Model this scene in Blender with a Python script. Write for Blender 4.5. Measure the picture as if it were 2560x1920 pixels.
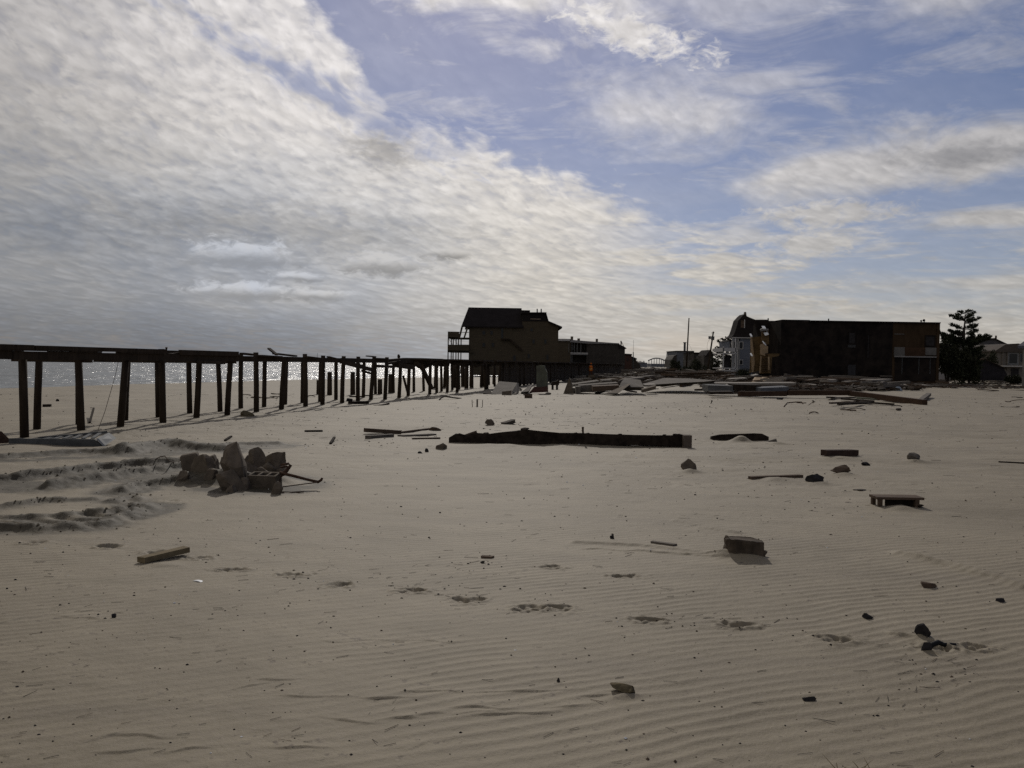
import bpy, bmesh, math, random
import numpy as np
from mathutils import Vector, Matrix

random.seed(7)
R = random.Random(11)
scene = bpy.context.scene
for o in list(bpy.data.objects):
    bpy.data.objects.remove(o)

# ------------------------------------------------------------------ camera
F = 2200.0                       # focal length in pixels of the 2560 x 1920 photograph
CAM_Z = 1.7
PITCH = math.radians(-1.35)
ROLL = math.radians(0.89)
fwd = Vector((0, math.cos(PITCH), math.sin(PITCH)))
r0 = Vector((1, 0, 0)); u0 = r0.cross(fwd)
right = r0 * math.cos(ROLL) + u0 * math.sin(ROLL)
up = u0 * math.cos(ROLL) - r0 * math.sin(ROLL)
cam_d = bpy.data.cameras.new('camera')
cam = bpy.data.objects.new('camera', cam_d)
scene.collection.objects.link(cam)
m = Matrix((right, up, -fwd)).transposed().to_4x4()
m.translation = Vector((0, 0, CAM_Z))
cam.matrix_world = m
cam_d.sensor_width = 36.0
cam_d.lens = 36.0 * F / 2560.0
cam_d.clip_start = 0.05
cam_d.clip_end = 12000
scene.camera = cam

# ------------------------------------------------------------------ light
SUN_EL = math.radians(32.0)
SUN_AZ = math.radians(-3.0)      # measured from +Y towards +X
sun_dir = Vector((math.sin(SUN_AZ) * math.cos(SUN_EL), math.cos(SUN_AZ) * math.cos(SUN_EL), math.sin(SUN_EL)))
sl = bpy.data.lights.new('sun', 'SUN')
sl.energy = 2.05
sl.angle = math.radians(0.6)
sl.color = (1.0, 0.94, 0.85)
sun = bpy.data.objects.new('sun', sl)
scene.collection.objects.link(sun)
sun.rotation_euler = sun_dir.to_track_quat('Z', 'Y').to_euler()

scene.view_settings.view_transform = 'Standard'
scene.view_settings.look = 'None'
scene.view_settings.exposure = -0.15
scene.view_settings.gamma = 1.0
scene.view_settings.use_curve_mapping = False
scene.cycles.use_denoising = False
scene.cycles.max_bounces = 6
scene.cycles.sample_clamp_indirect = 4.0


class NT:
    """small helper that writes node expressions"""
    def __init__(self, tree):
        self.t = tree
    def new(self, typ, **kw):
        n = self.t.nodes.new(typ)
        for k, v in kw.items():
            setattr(n, k, v)
        return n
    def put(self, sock, v):
        if isinstance(v, bpy.types.NodeSocket):
            self.t.links.new(v, sock)
        else:
            sock.default_value = v
    def m(self, op, a, b=None, c=None, clamp=False):
        n = self.new('ShaderNodeMath', operation=op, use_clamp=clamp)
        self.put(n.inputs[0], a)
        if b is not None: self.put(n.inputs[1], b)
        if c is not None: self.put(n.inputs[2], c)
        return n.outputs[0]
    def add(self, a, b): return self.m('ADD', a, b)
    def sub(self, a, b): return self.m('SUBTRACT', a, b)
    def mul(self, a, b): return self.m('MULTIPLY', a, b)
    def mx(self, a, b): return self.m('MAXIMUM', a, b)
    def mn(self, a, b): return self.m('MINIMUM', a, b)
    def smooth(self, v, lo, hi, o0=0.0, o1=1.0):
        n = self.new('ShaderNodeMapRange', interpolation_type='SMOOTHSTEP')
        self.put(n.inputs[0], v); self.put(n.inputs[1], lo); self.put(n.inputs[2], hi)
        self.put(n.inputs[3], o0); self.put(n.inputs[4], o1)
        return n.outputs[0]
    def noise(self, vec, scale, detail=4, rough=0.55, dist=0.0):
        n = self.new('ShaderNodeTexNoise')
        self.put(n.inputs['Vector'], vec)
        n.inputs['Scale'].default_value = scale
        n.inputs['Detail'].default_value = detail
        n.inputs['Roughness'].default_value = rough
        n.inputs['Distortion'].default_value = dist
        return n.outputs[0]
    def xyz(self, x, y, z=0.0):
        n = self.new('ShaderNodeCombineXYZ')
        self.put(n.inputs[0], x); self.put(n.inputs[1], y); self.put(n.inputs[2], z)
        return n.outputs[0]
    def mix(self, f, a, b):
        n = self.new('ShaderNodeMix', data_type='RGBA')
        self.put(n.inputs[0], f)
        for s, v in ((n.inputs[6], a), (n.inputs[7], b)):
            if not isinstance(v, bpy.types.NodeSocket) and len(v) == 3: v = (*v, 1)
            self.put(s, v)
        return n.outputs[2]


world = bpy.data.worlds.new('World')
scene.world = world
world.use_nodes = True
wt = world.node_tree
for n in list(wt.nodes): wt.nodes.remove(n)
W = NT(wt)
SKY_STRENGTH = 0.052
sky = W.new('ShaderNodeTexSky', sky_type='NISHITA')
sky.sun_disc = False
sky.sun_elevation = SUN_EL
sky.sun_rotation = SUN_AZ
sky.air_density = 1.0; sky.dust_density = 0.25; sky.ozone_density = 2.5
tc = W.new('ShaderNodeTexCoord')
sep = W.new('ShaderNodeSeparateXYZ')
wt.links.new(tc.outputs['Generated'], sep.inputs[0])
dx, dy, dz = sep.outputs
S = W.mul(W.m('ARCTAN2', dx, dy), 57.2958)              # azimuth, degrees right of +Y
T = W.mul(W.m('ARCSINE', dz), 57.2958)                  # elevation, degrees
zz = W.add(W.mx(dz, 0.0), 0.13)
U = W.m('DIVIDE', dx, zz); V = W.m('DIVIDE', dy, zz)
uv = W.xyz(U, V, 0.0)
# the rolls of the deck fall gently to the right and crowd together towards the horizon
Q = W.mul(W.m('LOGARITHM', W.add(W.mx(T, 0.0), 4.0), math.e), 6.0)
w1 = W.sub(W.noise(W.xyz(W.mul(S, 0.09), W.mul(Q, 0.45), 11.0), 1.0, 2, 0.5), 0.5)
w2 = W.sub(W.noise(W.xyz(W.mul(S, 0.08), W.mul(Q, 0.5), 23.0), 1.0, 2, 0.5), 0.5)
bx_ = W.add(W.mul(S, 0.66), W.mul(w1, 1.6)); by_ = W.add(W.mul(W.add(Q, W.mul(S, 0.085)), 3.6), W.mul(w2, 1.8))
buv = W.xyz(bx_, by_, 3.0)
buv2 = W.xyz(bx_, W.add(by_, 0.30), 3.0)
n_big = W.noise(uv, 0.9, 5, 0.55, 0.3)
n_roll = W.noise(buv, 1.0, 4, 0.48, 0.3)
relief = W.sub(n_roll, W.noise(buv2, 1.0, 4, 0.48, 0.3))
n_fine = W.noise(buv, 2.3, 3, 0.5, 0.3)
vo = W.new('ShaderNodeTexVoronoi', feature='SMOOTH_F1')
wv = W.new('ShaderNodeVectorMath', operation='ADD')
wt.links.new(buv, wv.inputs[0])
wt.links.new(W.xyz(W.mul(W.sub(n_fine, 0.5), 1.1), W.mul(W.sub(n_roll, 0.5), 1.3), 0.0), wv.inputs[1])
wt.links.new(wv.outputs[0], vo.inputs['Vector'])
vo.inputs['Scale'].default_value = 1.2; vo.inputs['Smoothness'].default_value = 0.85
n_cell = vo.outputs['Distance']
n_puff = W.noise(W.xyz(W.mul(S, 0.55), W.mul(T, 1.1), 4.0), 1.6, 5, 0.6, 0.5)
ang = W.xyz(W.mul(S, 0.10), W.mul(T, 0.22), 7.0)
n_ang = W.noise(ang, 1.3, 6, 0.6, 0.4)
rel2 = W.sub(n_ang, W.noise(W.xyz(W.mul(S, 0.10), W.add(W.mul(T, 0.22), 0.13), 7.0), 1.3, 6, 0.6, 0.4))
n_ang2 = W.noise(W.xyz(W.mul(S, 0.07), W.mul(T, 0.42), 2.0), 2.2, 6, 0.58, 0.3)
n_wisp = W.noise(W.xyz(W.add(W.mul(U, 1.0), W.mul(V, 0.25)), W.mul(V, 1.5), 5.0), 2.6, 6, 0.66, 0.6)

def blob(s0, t0, rs, rt, slope=0.0, soft=0.55, k=0.9, nz=None):
    """soft cloud body round (azimuth, elevation), its edge broken by noise"""
    a = W.m('DIVIDE', W.sub(S, s0), rs)
    b = W.m('DIVIDE', W.sub(W.sub(T, t0), W.mul(W.sub(S, s0), slope)), rt)
    q = W.m('SQRT', W.add(W.mul(a, a), W.mul(b, b)))
    q = W.add(q, W.mul(W.sub(nz if nz is not None else n_ang, 0.5), -2.0 * k))
    return W.smooth(q, 1.0 + soft, 1.0 - soft)

# the big deck on the left: everything below an edge that falls to the right
edge = W.add(W.sub(12.7, W.mul(S, 0.33)), W.mul(W.mx(W.sub(-8.0, S), 0.0), 0.95))
e = W.sub(T, edge)
e = W.add(e, W.mul(W.sub(n_roll, 0.5), -4.5))
e = W.add(e, W.add(W.mul(W.sub(n_ang, 0.5), -5.0), W.mul(W.sub(n_wisp, 0.5), -4.0)))
deck = W.smooth(e, 1.6, -1.6)
# holes in it
hole = W.mul(blob(-12.3, 16.4, 5.5, 0.8, -0.42, 0.9, 2.4, n_roll), 0.75)
deck = W.mul(deck, W.sub(1.0, hole))
deck = W.mul(deck, W.smooth(W.add(W.mul(n_roll, 0.6), W.mul(n_fine, 0.5)), 0.34, 0.56, 0.84, 1.0))
deck = W.mul(deck, W.smooth(n_cell, 0.40, 0.90, 1.0, 0.86))
# towards the right the deck thins into streaks with blue between
thin_r = W.smooth(S, 2.0, 16.0)
streak = W.smooth(n_ang2, 0.44, 0.60)
deck = W.mul(deck, W.sub(1.0, W.mul(thin_r, W.sub(1.0, streak))))
c = deck
for b in (blob(-2.5, 23.6, 10.0, 2.6, -0.15, 0.6, 1.5),
          blob(6.8, 20.6, 4.4, 1.1, -0.33, 0.6, 1.4, n_puff),
          W.mul(blob(9.3, 15.6, 5.6, 2.2, -0.10, 0.7, 1.3), 0.72),
          W.mul(blob(15.5, 17.2, 4.0, 0.7, 0.0, 0.7, 1.4, n_ang2), 0.5),
          W.mul(blob(26.5, 22.3, 5.0, 2.6, 0.1, 0.8, 1.3), 0.75),
          W.mul(blob(14.0, 22.0, 6.0, 1.4, 0.0, 0.8, 1.5, n_wisp), 0.45),
          W.mul(blob(25.0, 12.4, 10.0, 1.7, 0.08, 0.75, 1.6), 0.85),
          W.mul(blob(19.5, 9.3, 3.6, 0.9, 0.0, 0.7, 1.5, n_puff), 0.85),
          W.mul(blob(18.7, 7.6, 3.0, 0.8, 0.1, 0.7, 1.5, n_puff), 0.85),
          W.mul(blob(29.0, 8.6, 4.5, 0.8, 0.05, 0.8, 1.6, n_ang2), 0.85),
          W.mul(blob(29.5, 5.0, 4.0, 0.8, 0.05, 0.8, 1.6, n_ang2), 0.8)):
    c = W.mx(c, b)
# scattered wisps all over, also outside the frame
c = W.mx(c, W.mul(W.smooth(n_wisp, 0.40, 0.80), 0.62))
# white haze that thickens to the horizon, streaked
low = W.mul(W.smooth(T, 8.5, 2.0), W.smooth(n_ang2, 0.36, 0.60, 0.30, 1.0))
c = W.mx(c, W.mul(low, 0.9))
c = W.mx(c, W.add(0.04, W.mul(W.smooth(n_big, 0.35, 0.65), 0.14)))
c = W.mx(c, W.mul(W.smooth(T, 3.2, 0.3), 0.96))
c = W.mx(c, W.mul(W.mul(W.smooth(n_ang2, 0.46, 0.66), W.smooth(T, 13.0, 7.0)), W.mul(W.smooth(S, -2.0, 10.0), 0.75)))
# overhead and behind, broken cloud of the same kind
back = W.mul(W.smooth(n_big, 0.42, 0.62), W.smooth(T, 26.0, 36.0))
behind = W.mul(W.smooth(n_big, 0.40, 0.60), W.smooth(dy, 0.4, 0.0))
c = W.mx(c, W.mul(W.mx(back, behind), 0.30))

# brightness of the cloud: bright near the sun, darker bellies where thick
vd = W.new('ShaderNodeVectorMath', operation='DOT_PRODUCT')
wt.links.new(tc.outputs['Generated'], vd.inputs[0]); vd.inputs[1].default_value = sun_dir
glow = W.smooth(vd.outputs['Value'], 0.80, 1.0)
bright = W.add(0.57, W.mul(glow, 0.34))
bright = W.mul(bright, W.add(0.93, W.add(W.mul(relief, 0.34), W.add(W.mul(rel2, 0.35), W.mul(W.smooth(n_roll, 0.30, 0.70), 0.09)))))
bright = W.mul(bright, W.add(0.93, W.mul(W.smooth(n_fine, 0.30, 0.70), 0.10)))
bright = W.mul(bright, W.smooth(n_cell, 0.12, 0.80, 1.05, 0.89))
thick = W.mul(W.smooth(S, 2.0, -16.0), W.mul(W.smooth(T, 15.0, 6.0), W.smooth(n_ang, 0.30, 0.62, 0.5, 1.0)))
bright = W.mul(bright, W.sub(1.0, W.mul(thick, 0.32)))
far_l = W.mul(W.smooth(S, -12.0, -32.0), 0.22)
bright = W.mul(bright, W.sub(1.0, far_l))
hor = W.mul(W.smooth(T, 5.0, 0.0), W.smooth(S, 12.0, -12.0))
bright = W.mul(bright, W.sub(1.0, W.mul(hor, 0.34)))
def belly(s0, t0, rs, rt, amt):
    global bright
    bright = W.mul(bright, W.sub(1.0, W.mul(blob(s0, t0, rs, rt, 0.0, 0.85, 1.2, n_puff), amt)))
def puff(s0, t0, rs, rt, amt=0.5):
    """a small cumulus: lit top, grey base"""
    global bright, c
    p = blob(s0, t0, rs, rt, 0.0, 0.45, 1.5, n_puff)
    c = W.mx(c, p)
    topl = W.smooth(W.add(T, W.mul(W.sub(n_puff, 0.5), rt * 1.2)), t0 - rt * 0.6, t0 + rt * 0.6)
    val = W.add(0.35, W.mul(topl, 0.32))
    bright = W.add(W.mul(bright, W.sub(1.0, p)), W.mul(val, p))
belly(-8.6, 13.3, 1.8, 1.1, 0.38)
belly(27.0, 12.2, 3.0, 0.6, 0.35)
belly(-14.0, 7.9, 9.0, 1.4, 0.25)
puff(-17.0, 6.5, 3.0, 0.85)
puff(-8.3, 6.2, 2.4, 0.75)
puff(-13.6, 5.2, 1.3, 0.32)
puff(-16.5, 4.2, 3.0, 0.6)
puff(-12.6, 4.1, 1.8, 0.4)
puff(-4.5, 7.0, 1.4, 0.4)
warm = W.mix(W.smooth(T, 20.0, 3.0), (1.0, 0.96, 0.945), (1.0, 0.945, 0.86))
warm = W.mix(W.mx(thick, W.mul(hor, 0.9)), warm, (0.91, 0.955, 1.05))
ccol = W.new('ShaderNodeVectorMath', operation='SCALE')
wt.links.new(warm, ccol.inputs[0]); wt.links.new(bright, ccol.inputs['Scale'])
skyc = W.new('ShaderNodeVectorMath', operation='MULTIPLY')
wt.links.new(sky.outputs[0], skyc.inputs[0]); skyc.inputs[1].default_value = (0.96, 0.87, 1.0)
skys = W.new('ShaderNodeVectorMath', operation='SCALE')
wt.links.new(skyc.outputs[0], skys.inputs[0]); skys.inputs['Scale'].default_value = SKY_STRENGTH
fin = W.mix(W.mn(c, 1.0), skys.outputs[0], ccol.outputs[0])
bg = W.new('ShaderNodeBackground'); bg.inputs[1].default_value = 1.0
wt.links.new(fin, bg.inputs[0])
wo = W.new('ShaderNodeOutputWorld')
wt.links.new(bg.outputs[0], wo.inputs[0])
world.cycles.sampling_method = 'MANUAL'
world.cycles.sample_map_resolution = 512

# ------------------------------------------------------------------ pixel helpers (photograph pixel -> place in the world)
def ray(px, py):
    return fwd * F + right * (px - 1280.0) + up * (960.0 - py)

def G(px, py, z=0.0):
    d = ray(px, py); t = (z - CAM_Z) / d.z
    return Vector((0, 0, CAM_Z)) + d * t

def P(px, py, dist):
    d = ray(px, py)
    return Vector((0, 0, CAM_Z)) + d * (dist / d.y)

# ------------------------------------------------------------------ terrain height
def _hash(ix, iy, seed):
    n = (ix * 374761393 + iy * 668265263 + seed * 1013904223) & 0xffffffff
    n = ((n ^ (n >> 13)) * 1274126177) & 0xffffffff
    return ((n ^ (n >> 16)) & 0xffff) / 65535.0

def vn(x, y, seed=0):
    x = np.asarray(x, float); y = np.asarray(y, float)
    fx = np.floor(x); fy = np.floor(y)
    ix = fx.astype(np.int64); iy = fy.astype(np.int64)
    tx = x - fx; ty = y - fy
    tx = tx * tx * tx * (tx * (tx * 6 - 15) + 10); ty = ty * ty * ty * (ty * (ty * 6 - 15) + 10)
    a = _hash(ix, iy, seed); b = _hash(ix + 1, iy, seed)
    c_ = _hash(ix, iy + 1, seed); d = _hash(ix + 1, iy + 1, seed)
    return (a + (b - a) * tx) * (1 - ty) + (c_ + (d - c_) * tx) * ty

def fbm(x, y, seed=0, octv=4, gain=0.5):
    s = 0; a = 1; tot = 0
    for i in range(octv):
        s = s + a * vn(x * 2 ** i + 17.3 * i, y * 2 ** i - 9.1 * i, seed + i); tot += a; a *= gain
    return s / tot

def sst(v, lo, hi):
    t = np.clip((v - lo) / (hi - lo), 0, 1)
    return t * t * (3 - 2 * t)

SHORE_Y = [-4000, 0, 70, 87, 99, 112, 126, 142, 170, 400, 1000, 4500]
SHORE_X = [-1100, -58, -41, -35, -30, -21, -11, -4, -1, 20, 60, 300]
SEA_Z = -1.0

def pts(l):
    return np.array([[G(a, b).x, G(a, b).y] for a, b in l])

def polydist(x, y, poly):
    best = np.full(x.shape, 1e9)
    for i in range(len(poly) - 1):
        ax, ay = poly[i]; bx, by = poly[i + 1]
        vx, vy = bx - ax, by - ay
        t = np.clip(((x - ax) * vx + (y - ay) * vy) / (vx * vx + vy * vy), 0, 1)
        best = np.minimum(best, np.hypot(x - ax - t * vx, y - ay - t * vy))
    return best

# sand ridges thrown up by the bulldozer on the left: (pixels along the crest, height, half width)
RIDGES = [
    ([(-150, 1216), (33, 1200), (140, 1186), (239, 1172), (340, 1163), (456, 1158)], 0.10, 0.10),
    ([(120, 1222), (217, 1206), (340, 1186), (430, 1172), (500, 1164)], 0.10, 0.10),
    ([(300, 1232), (347, 1216), (477, 1206), (560, 1208), (640, 1214)], 0.08, 0.10),
    ([(300, 1134), (360, 1120), (430, 1112), (490, 1122), (560, 1126)], 0.13, 0.18),
    ([(500, 1118), (600, 1112), (690, 1110)], 0.06, 0.12),
    ([(-120, 1322), (0, 1326), (120, 1330), (250, 1318), (330, 1290), (372, 1268)], 0.055, 0.09),
    ([(-120, 1298), (60, 1302), (160, 1296), (280, 1284), (345, 1268)], 0.045, 0.06),
    ([(-80, 1152), (60, 1140), (200, 1130), (330, 1134)], 0.07, 0.12),
    ([(-100, 1290), (60, 1266), (130, 1256), (230, 1252)], 0.035, 0.08),
    ([(30, 1272), (90, 1262), (160, 1256)], 0.03, 0.06),
    ([(280, 1258), (330, 1244), (350, 1252)], 0.04, 0.08),
]
RIDGES = [(pts(p), a, w) for p, a, w in RIDGES]
# smooth wind trails behind obstacles, and sand drifted against half-buried things: (pixel, height, width)
TRAILS = [(pts(p), a, w) for p, a, w in (([(1440, 1362), (1600, 1370), (1815, 1398)], .022, .05), ([(2250, 1388), (2380, 1415), (2560, 1468)], .034, .07), ([(1690, 1308), (1840, 1338)], .018, .05), ([(2235, 1585), (2300, 1595)], .02, .03))]
DRIFTS = [(1870, 1404, .035, .16), (1815, 1398, .03, .14), (2250, 1274, .04, .2), (1420, 1114, .03, .5), (1250, 1117, .05, .5), (1640, 1110, .05, .4), (1852, 1106, .10, .22), (1727, 1180, .05, .15), (2096, 1150, .05, .25), (2042, 1207, .04, .15),
          (2108, 1186, .04, .18), (1940, 1198, .03, .3), (2290, 1156, .04, .18), (412, 1416, .02, .14), (2320, 1602, .02, .07), (1560, 1744, .015, .07), (600, 1212, .10, .40), (680, 1208, .08, .30), (500, 1208, .08, .30), (2326, 1630, .015, .06), (1945, 1112, .04, .2)]
DRIFTS = [(G(a, b).x, G(a, b).y, h, w) for a, b, h, w in DRIFTS]
# footprints (pixel centre, heading is along the track)
FEET = [(385, 1385), (497, 1399), (575, 1428), (735, 1441), (850, 1467), (1030, 1484), (1165, 1507), (1330, 1528),
        (1395, 1530), (1620, 1556), (1840, 1567), (2095, 1600), (2440, 1618), (268, 1371), (90, 1362), (1387, 1424), (1562, 1447), (430, 1254), (2330, 1620)]
FEET = [(G(a, b).x, G(a, b).y) for a, b in FEET]
# little wind-cut steps in the near sand: (px0, py0, px1, py1, height)
STEPS = [(1140, 1782, 1260, 1776, .014), (1150, 1796, 1210, 1789, .014), (1060, 1797, 1098, 1795, .012), (905, 1752, 1020, 1752, .010),
         (1010, 1742, 1150, 1740, .008), (1180, 1736, 1420, 1728, .008), (1470, 1747, 1530, 1743, .012), (1390, 1776, 1450, 1770, .012),
         (1200, 1800, 1370, 1784, .010), (240, 1856, 280, 1846, .020), (280, 1849, 420, 1846, .014), (690, 1872, 800, 1876, .022),
         (440, 1882, 500, 1880, .014), (260, 1883, 370, 1880, .010), (640, 1710, 750, 1705, .008), (600, 1733, 660, 1722, .010),
         (700, 1748, 860, 1747, .007), (1040, 1875, 1052, 1868, .016), (0, 1890, 20, 1888, .02), (960, 1804, 1040, 1800, .010),
         (820, 1800, 930, 1812, .008), (150, 1545, 250, 1560, .008), (0, 1568, 60, 1552, .010), (800, 1612, 1150, 1612, .005),
         (1800, 1552, 1850, 1548, .008), (1580, 1382, 1830, 1404, .012), (1450, 1378, 1800, 1397, .010), (1700, 1318, 1830, 1338, .010),
         (2270, 1395, 2500, 1452, .014)]
STEPS = [(G(a, b), G(c_, d), h) for a, b, c_, d, h in STEPS]

DUG = [(pts(p), w) for p, w in (([(-200, 1222), (100, 1208), (300, 1188), (480, 1186), (650, 1212)], .95), ([(-200, 1150), (100, 1142), (330, 1136), (520, 1124), (690, 1112)], .75), ([(-200, 1328), (150, 1322), (300, 1292), (365, 1270)], .42))]
TREAD = pts([(-150, 1318), (120, 1318), (300, 1280)])
DAMP = None
def height(x, y, fine=True):
    x = np.asarray(x, float); y = np.asarray(y, float)
    sh = x - np.interp(y, SHORE_Y, SHORE_X)
    z = np.where(sh > 0, SEA_Z + 1.0 * sst(sh, -1.0, 24.0), SEA_Z + 0.07 * sh - 0.01)
    z = np.maximum(z, -5.0)
    dist = np.hypot(x, y)
    land = sst(sh, 2, 14)
    # gentle unevenness
    z = z + land * (fbm(x * 0.12, y * 0.12, 3, 3) - 0.5) * 0.10
    z = z + land * (fbm(x * 0.55, y * 0.9, 9, 4) - 0.5) * 0.080 * sst(dist, 6, 16)
    # the strewn ground before the buildings is piled up a little
    z = z + 0.22 * sst(y, 50, 68) * (1 - sst(y, 110, 160)) * sst(x, 5, 12) * (0.5 + fbm(x * .25, y * .25, 5, 3))
    z = z + 0.25 * sst(y, 18, 30) * (1 - sst(y, 30, 60)) * 0
    if not fine:
        return z
    near = (dist < 40)
    if np.any(near):
        zn = z[near]; xn = x[near]; yn = y[near]; dn = dist[near]
        # wind ripples
        warp = (fbm(xn * 0.9, yn * 0.9, 21, 3) - 0.5) * 9.0 + (vn(xn * 3.1, yn * 3.1, 25) - .5) * 2.2
        ph = (xn * -0.40 + yn * 0.92) * (2 * math.pi / 0.095) + warp
        w = 0.5 + 0.5 * np.sin(ph)
        prof = w ** 1.6
        amp = 0.0025 * (0.55 + 1.0 * sst(fbm(xn * 0.7, yn * 0.7, 31, 3), 0.35, 0.65)) * (1.1 + 0.15 * sst(xn / np.maximum(yn, .5), -0.5, 0.5))
        amp = amp * (1 - sst(dn, 8, 19) * 0.75)
        # broader secondary ripples close to the camera
        ph2 = (xn * -0.56 + yn * 0.83) * (2 * math.pi / 0.31) + warp * 0.9 + 1.0
        zn = zn + prof * amp + (0.5 + 0.5 * np.sin(ph2)) * 0.0004 * (1 - sst(dn, 4.5, 9))
        zn = zn + (fbm(xn * 5, yn * 5, 41, 3) - 0.5) * 0.006
        lump = sst(fbm(xn * 1.2, yn * 1.2, 51, 3), 0.55, 0.75)
        zn = zn + lump * (fbm(xn * 9, yn * 9, 53, 3) - .5) * 0.02 * sst(dn, 8, 14)
        # bulldozer ridges, churned
        churn = np.zeros_like(zn)
        for poly, a, wd in RIDGES:
            lo = poly.min(0) - 1.6; hi = poly.max(0) + 1.6
            k = (xn > lo[0]) & (xn < hi[0]) & (yn > lo[1]) & (yn < hi[1])
            if not np.any(k): continue
            xx = xn[k] + (vn(xn[k] * 6, yn[k] * 6, 61) - .5) * 0.05; yy = yn[k] + (vn(xn[k] * 6, yn[k] * 6, 63) - .5) * 0.09
            d = polydist(xx, yy, poly)
            zn[k] += a * np.exp(-(d / wd) ** 2) * (0.85 + 0.3 * fbm(xn[k] * 2, yn[k] * 2, 65, 3))
            churn[k] = np.maximum(churn[k], np.exp(-(d / (wd * 3.6)) ** 2) * min(1, a / .08))
        zn = zn + churn * ((fbm(xn * 13, yn * 13, 71, 3, .6) - 0.5) * 0.045)
        global DAMP
        if DAMP is not None:
          for poly, wd in DUG:
            d = polydist(xn, yn, poly)
            churn = np.maximum(churn, np.exp(-(d / wd) ** 4) * sst(fbm(xn * 2.0, yn * 4.5, 79, 4, .6), .30, .52))
          DAMP[near] = churn * (0.65 + 1.1 * (fbm(xn * 3, yn * 3, 75, 3) - .3))
        # tread marks of the machine, bottom left
        tr = np.exp(-(polydist(xn, yn, TREAD) / 0.35) ** 2)
        zn = zn + tr * 0.018 * np.sign(np.sin((xn * 0.35 + yn) * 2 * math.pi / 0.26 + (vn(xn * 2, yn * 2, 77) - .5) * 3)) * 0.8
        # footprints
        FD = (1.0, .6, 1.2, .5, .9, .75, 1.3)
        for fi, (fx, fy) in enumerate(FEET):
            k = (abs(xn - fx) < .4) & (abs(yn - fy) < .35)
            if not np.any(k): continue
            jx = (vn(xn[k] * 14, yn[k] * 14, 81) - .5) * 0.05
            q = ((xn[k] - fx + jx) / (0.075 + .02 * FD[(fi * 3) % 7])) ** 2 + ((yn[k] - fy + jx) / (0.04 + .02 * FD[(fi * 5) % 7])) ** 2
            q = q * (0.7 + 0.9 * vn(xn[k] * 17, yn[k] * 17, 85))
            zn[k] += -0.022 * FD[fi % 7] * np.exp(-q ** 2) + (vn(xn[k] * 30, yn[k] * 30, 87) - .5) * 0.034 * np.exp(-q * .35) + 0.008 * np.exp(-((np.sqrt(q) - 1.45) / .33) ** 2) * (0.3 + vn(xn[k] * 9, yn[k] * 9, 83))
        for poly, a, wd in TRAILS:
            lo = poly.min(0) - .5; hi = poly.max(0) + .5
            k = (xn > lo[0]) & (xn < hi[0]) & (yn > lo[1]) & (yn < hi[1])
            if np.any(k): zn[k] += a * np.exp(-(polydist(xn[k] + (vn(xn[k] * 5, yn[k] * 5, 95) - .5) * .03, yn[k], poly) / wd) ** 2)
        for fx, fy, a, wd in DRIFTS:
            k = (abs(xn - fx) < wd * 2.5) & (abs(yn - fy) < wd * 2.5)
            if np.any(k): zn[k] += a * np.exp(-((xn[k] - fx) / wd) ** 2 - ((yn[k] - fy) / (wd * .7)) ** 2) * (.6 + .8 * vn(xn[k] * 4, yn[k] * 4, 97))
        for a, b, h in STEPS:
            vx, vy = b.x - a.x, b.y - a.y; L = math.hypot(vx, vy) + 1e-6
            k = (xn > min(a.x, b.x) - .6) & (xn < max(a.x, b.x) + .6) & (yn > min(a.y, b.y) - 1.0) & (yn < max(a.y, b.y) + 1.0)
            if not np.any(k): continue
            t = ((xn[k] - a.x) * vx + (yn[k] - a.y) * vy) / L
            wig = (vn(xn[k] * 6, yn[k] * 0 + h * 999, 91) - .5) * 0.06
            off = (-(xn[k] - a.x) * vy + (yn[k] - a.y) * vx) / L * (1 if vx > 0 else -1) + wig
            win = sst(t, -0.10, 0.10) * (1 - sst(t, L - 0.10, L + 0.10))
            zn[k] += win * min(.009, 0.9 * h) * sst(off, -0.006, 0.006) * np.exp(-np.maximum(off, 0) / 0.07)
        z = z.copy(); z[near] = zn
    return z

def hz(x, y):
    return float(height(np.array([x]), np.array([y]), False)[0])

def hzf(x, y):
    return float(height(np.array([x]), np.array([y]), True)[0])

def GG(px, py):
    p = G(px, py); p.z = hz(p.x, p.y); return p

# ------------------------------------------------------------------ materials
MATS = {}
def mat(name, col, rough=0.85, var=0.25, scale=6.0, bump=0.0, col2=None, spec=0.12, stretch=(1, 1, 1), metal=0.0, bscale=None, detail=6):
    if name in MATS: return MATS[name]
    mt = bpy.data.materials.new(name); mt.use_nodes = True
    t = mt.node_tree; N = NT(t)
    bs = t.nodes['Principled BSDF']
    tcx = N.new('ShaderNodeTexCoord')
    mp = N.new('ShaderNodeMapping'); mp.inputs['Scale'].default_value = stretch
    t.links.new(tcx.outputs['Object'], mp.inputs[0])
    n1 = N.noise(mp.outputs[0], scale, detail, 0.6, 0.3)
    n2 = N.noise(mp.outputs[0], scale * 0.23, 3, 0.5, 0.0)
    f = N.smooth(N.add(N.mul(n1, 0.6), N.mul(n2, 0.4)), 0.33, 0.67)
    a = tuple(max(0, v * (1 - var)) for v in col); b = tuple(min(1, v * (1 + var)) for v in (col2 or col))
    t.links.new(N.mix(f, a, b), bs.inputs['Base Color'])
    bs.inputs['Roughness'].default_value = rough
    bs.inputs['Specular IOR Level'].default_value = spec
    bs.inputs['Metallic'].default_value = metal
    if bump:
        bp = N.new('ShaderNodeBump'); bp.inputs['Strength'].default_value = min(1, bump * 10); bp.inputs['Distance'].default_value = bump
        t.links.new(N.noise(mp.outputs[0], bscale or scale * 2, 6, 0.65), bp.inputs['Height'])
        t.links.new(bp.outputs[0], bs.inputs['Normal'])
    MATS[name] = mt
    return mt

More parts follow.
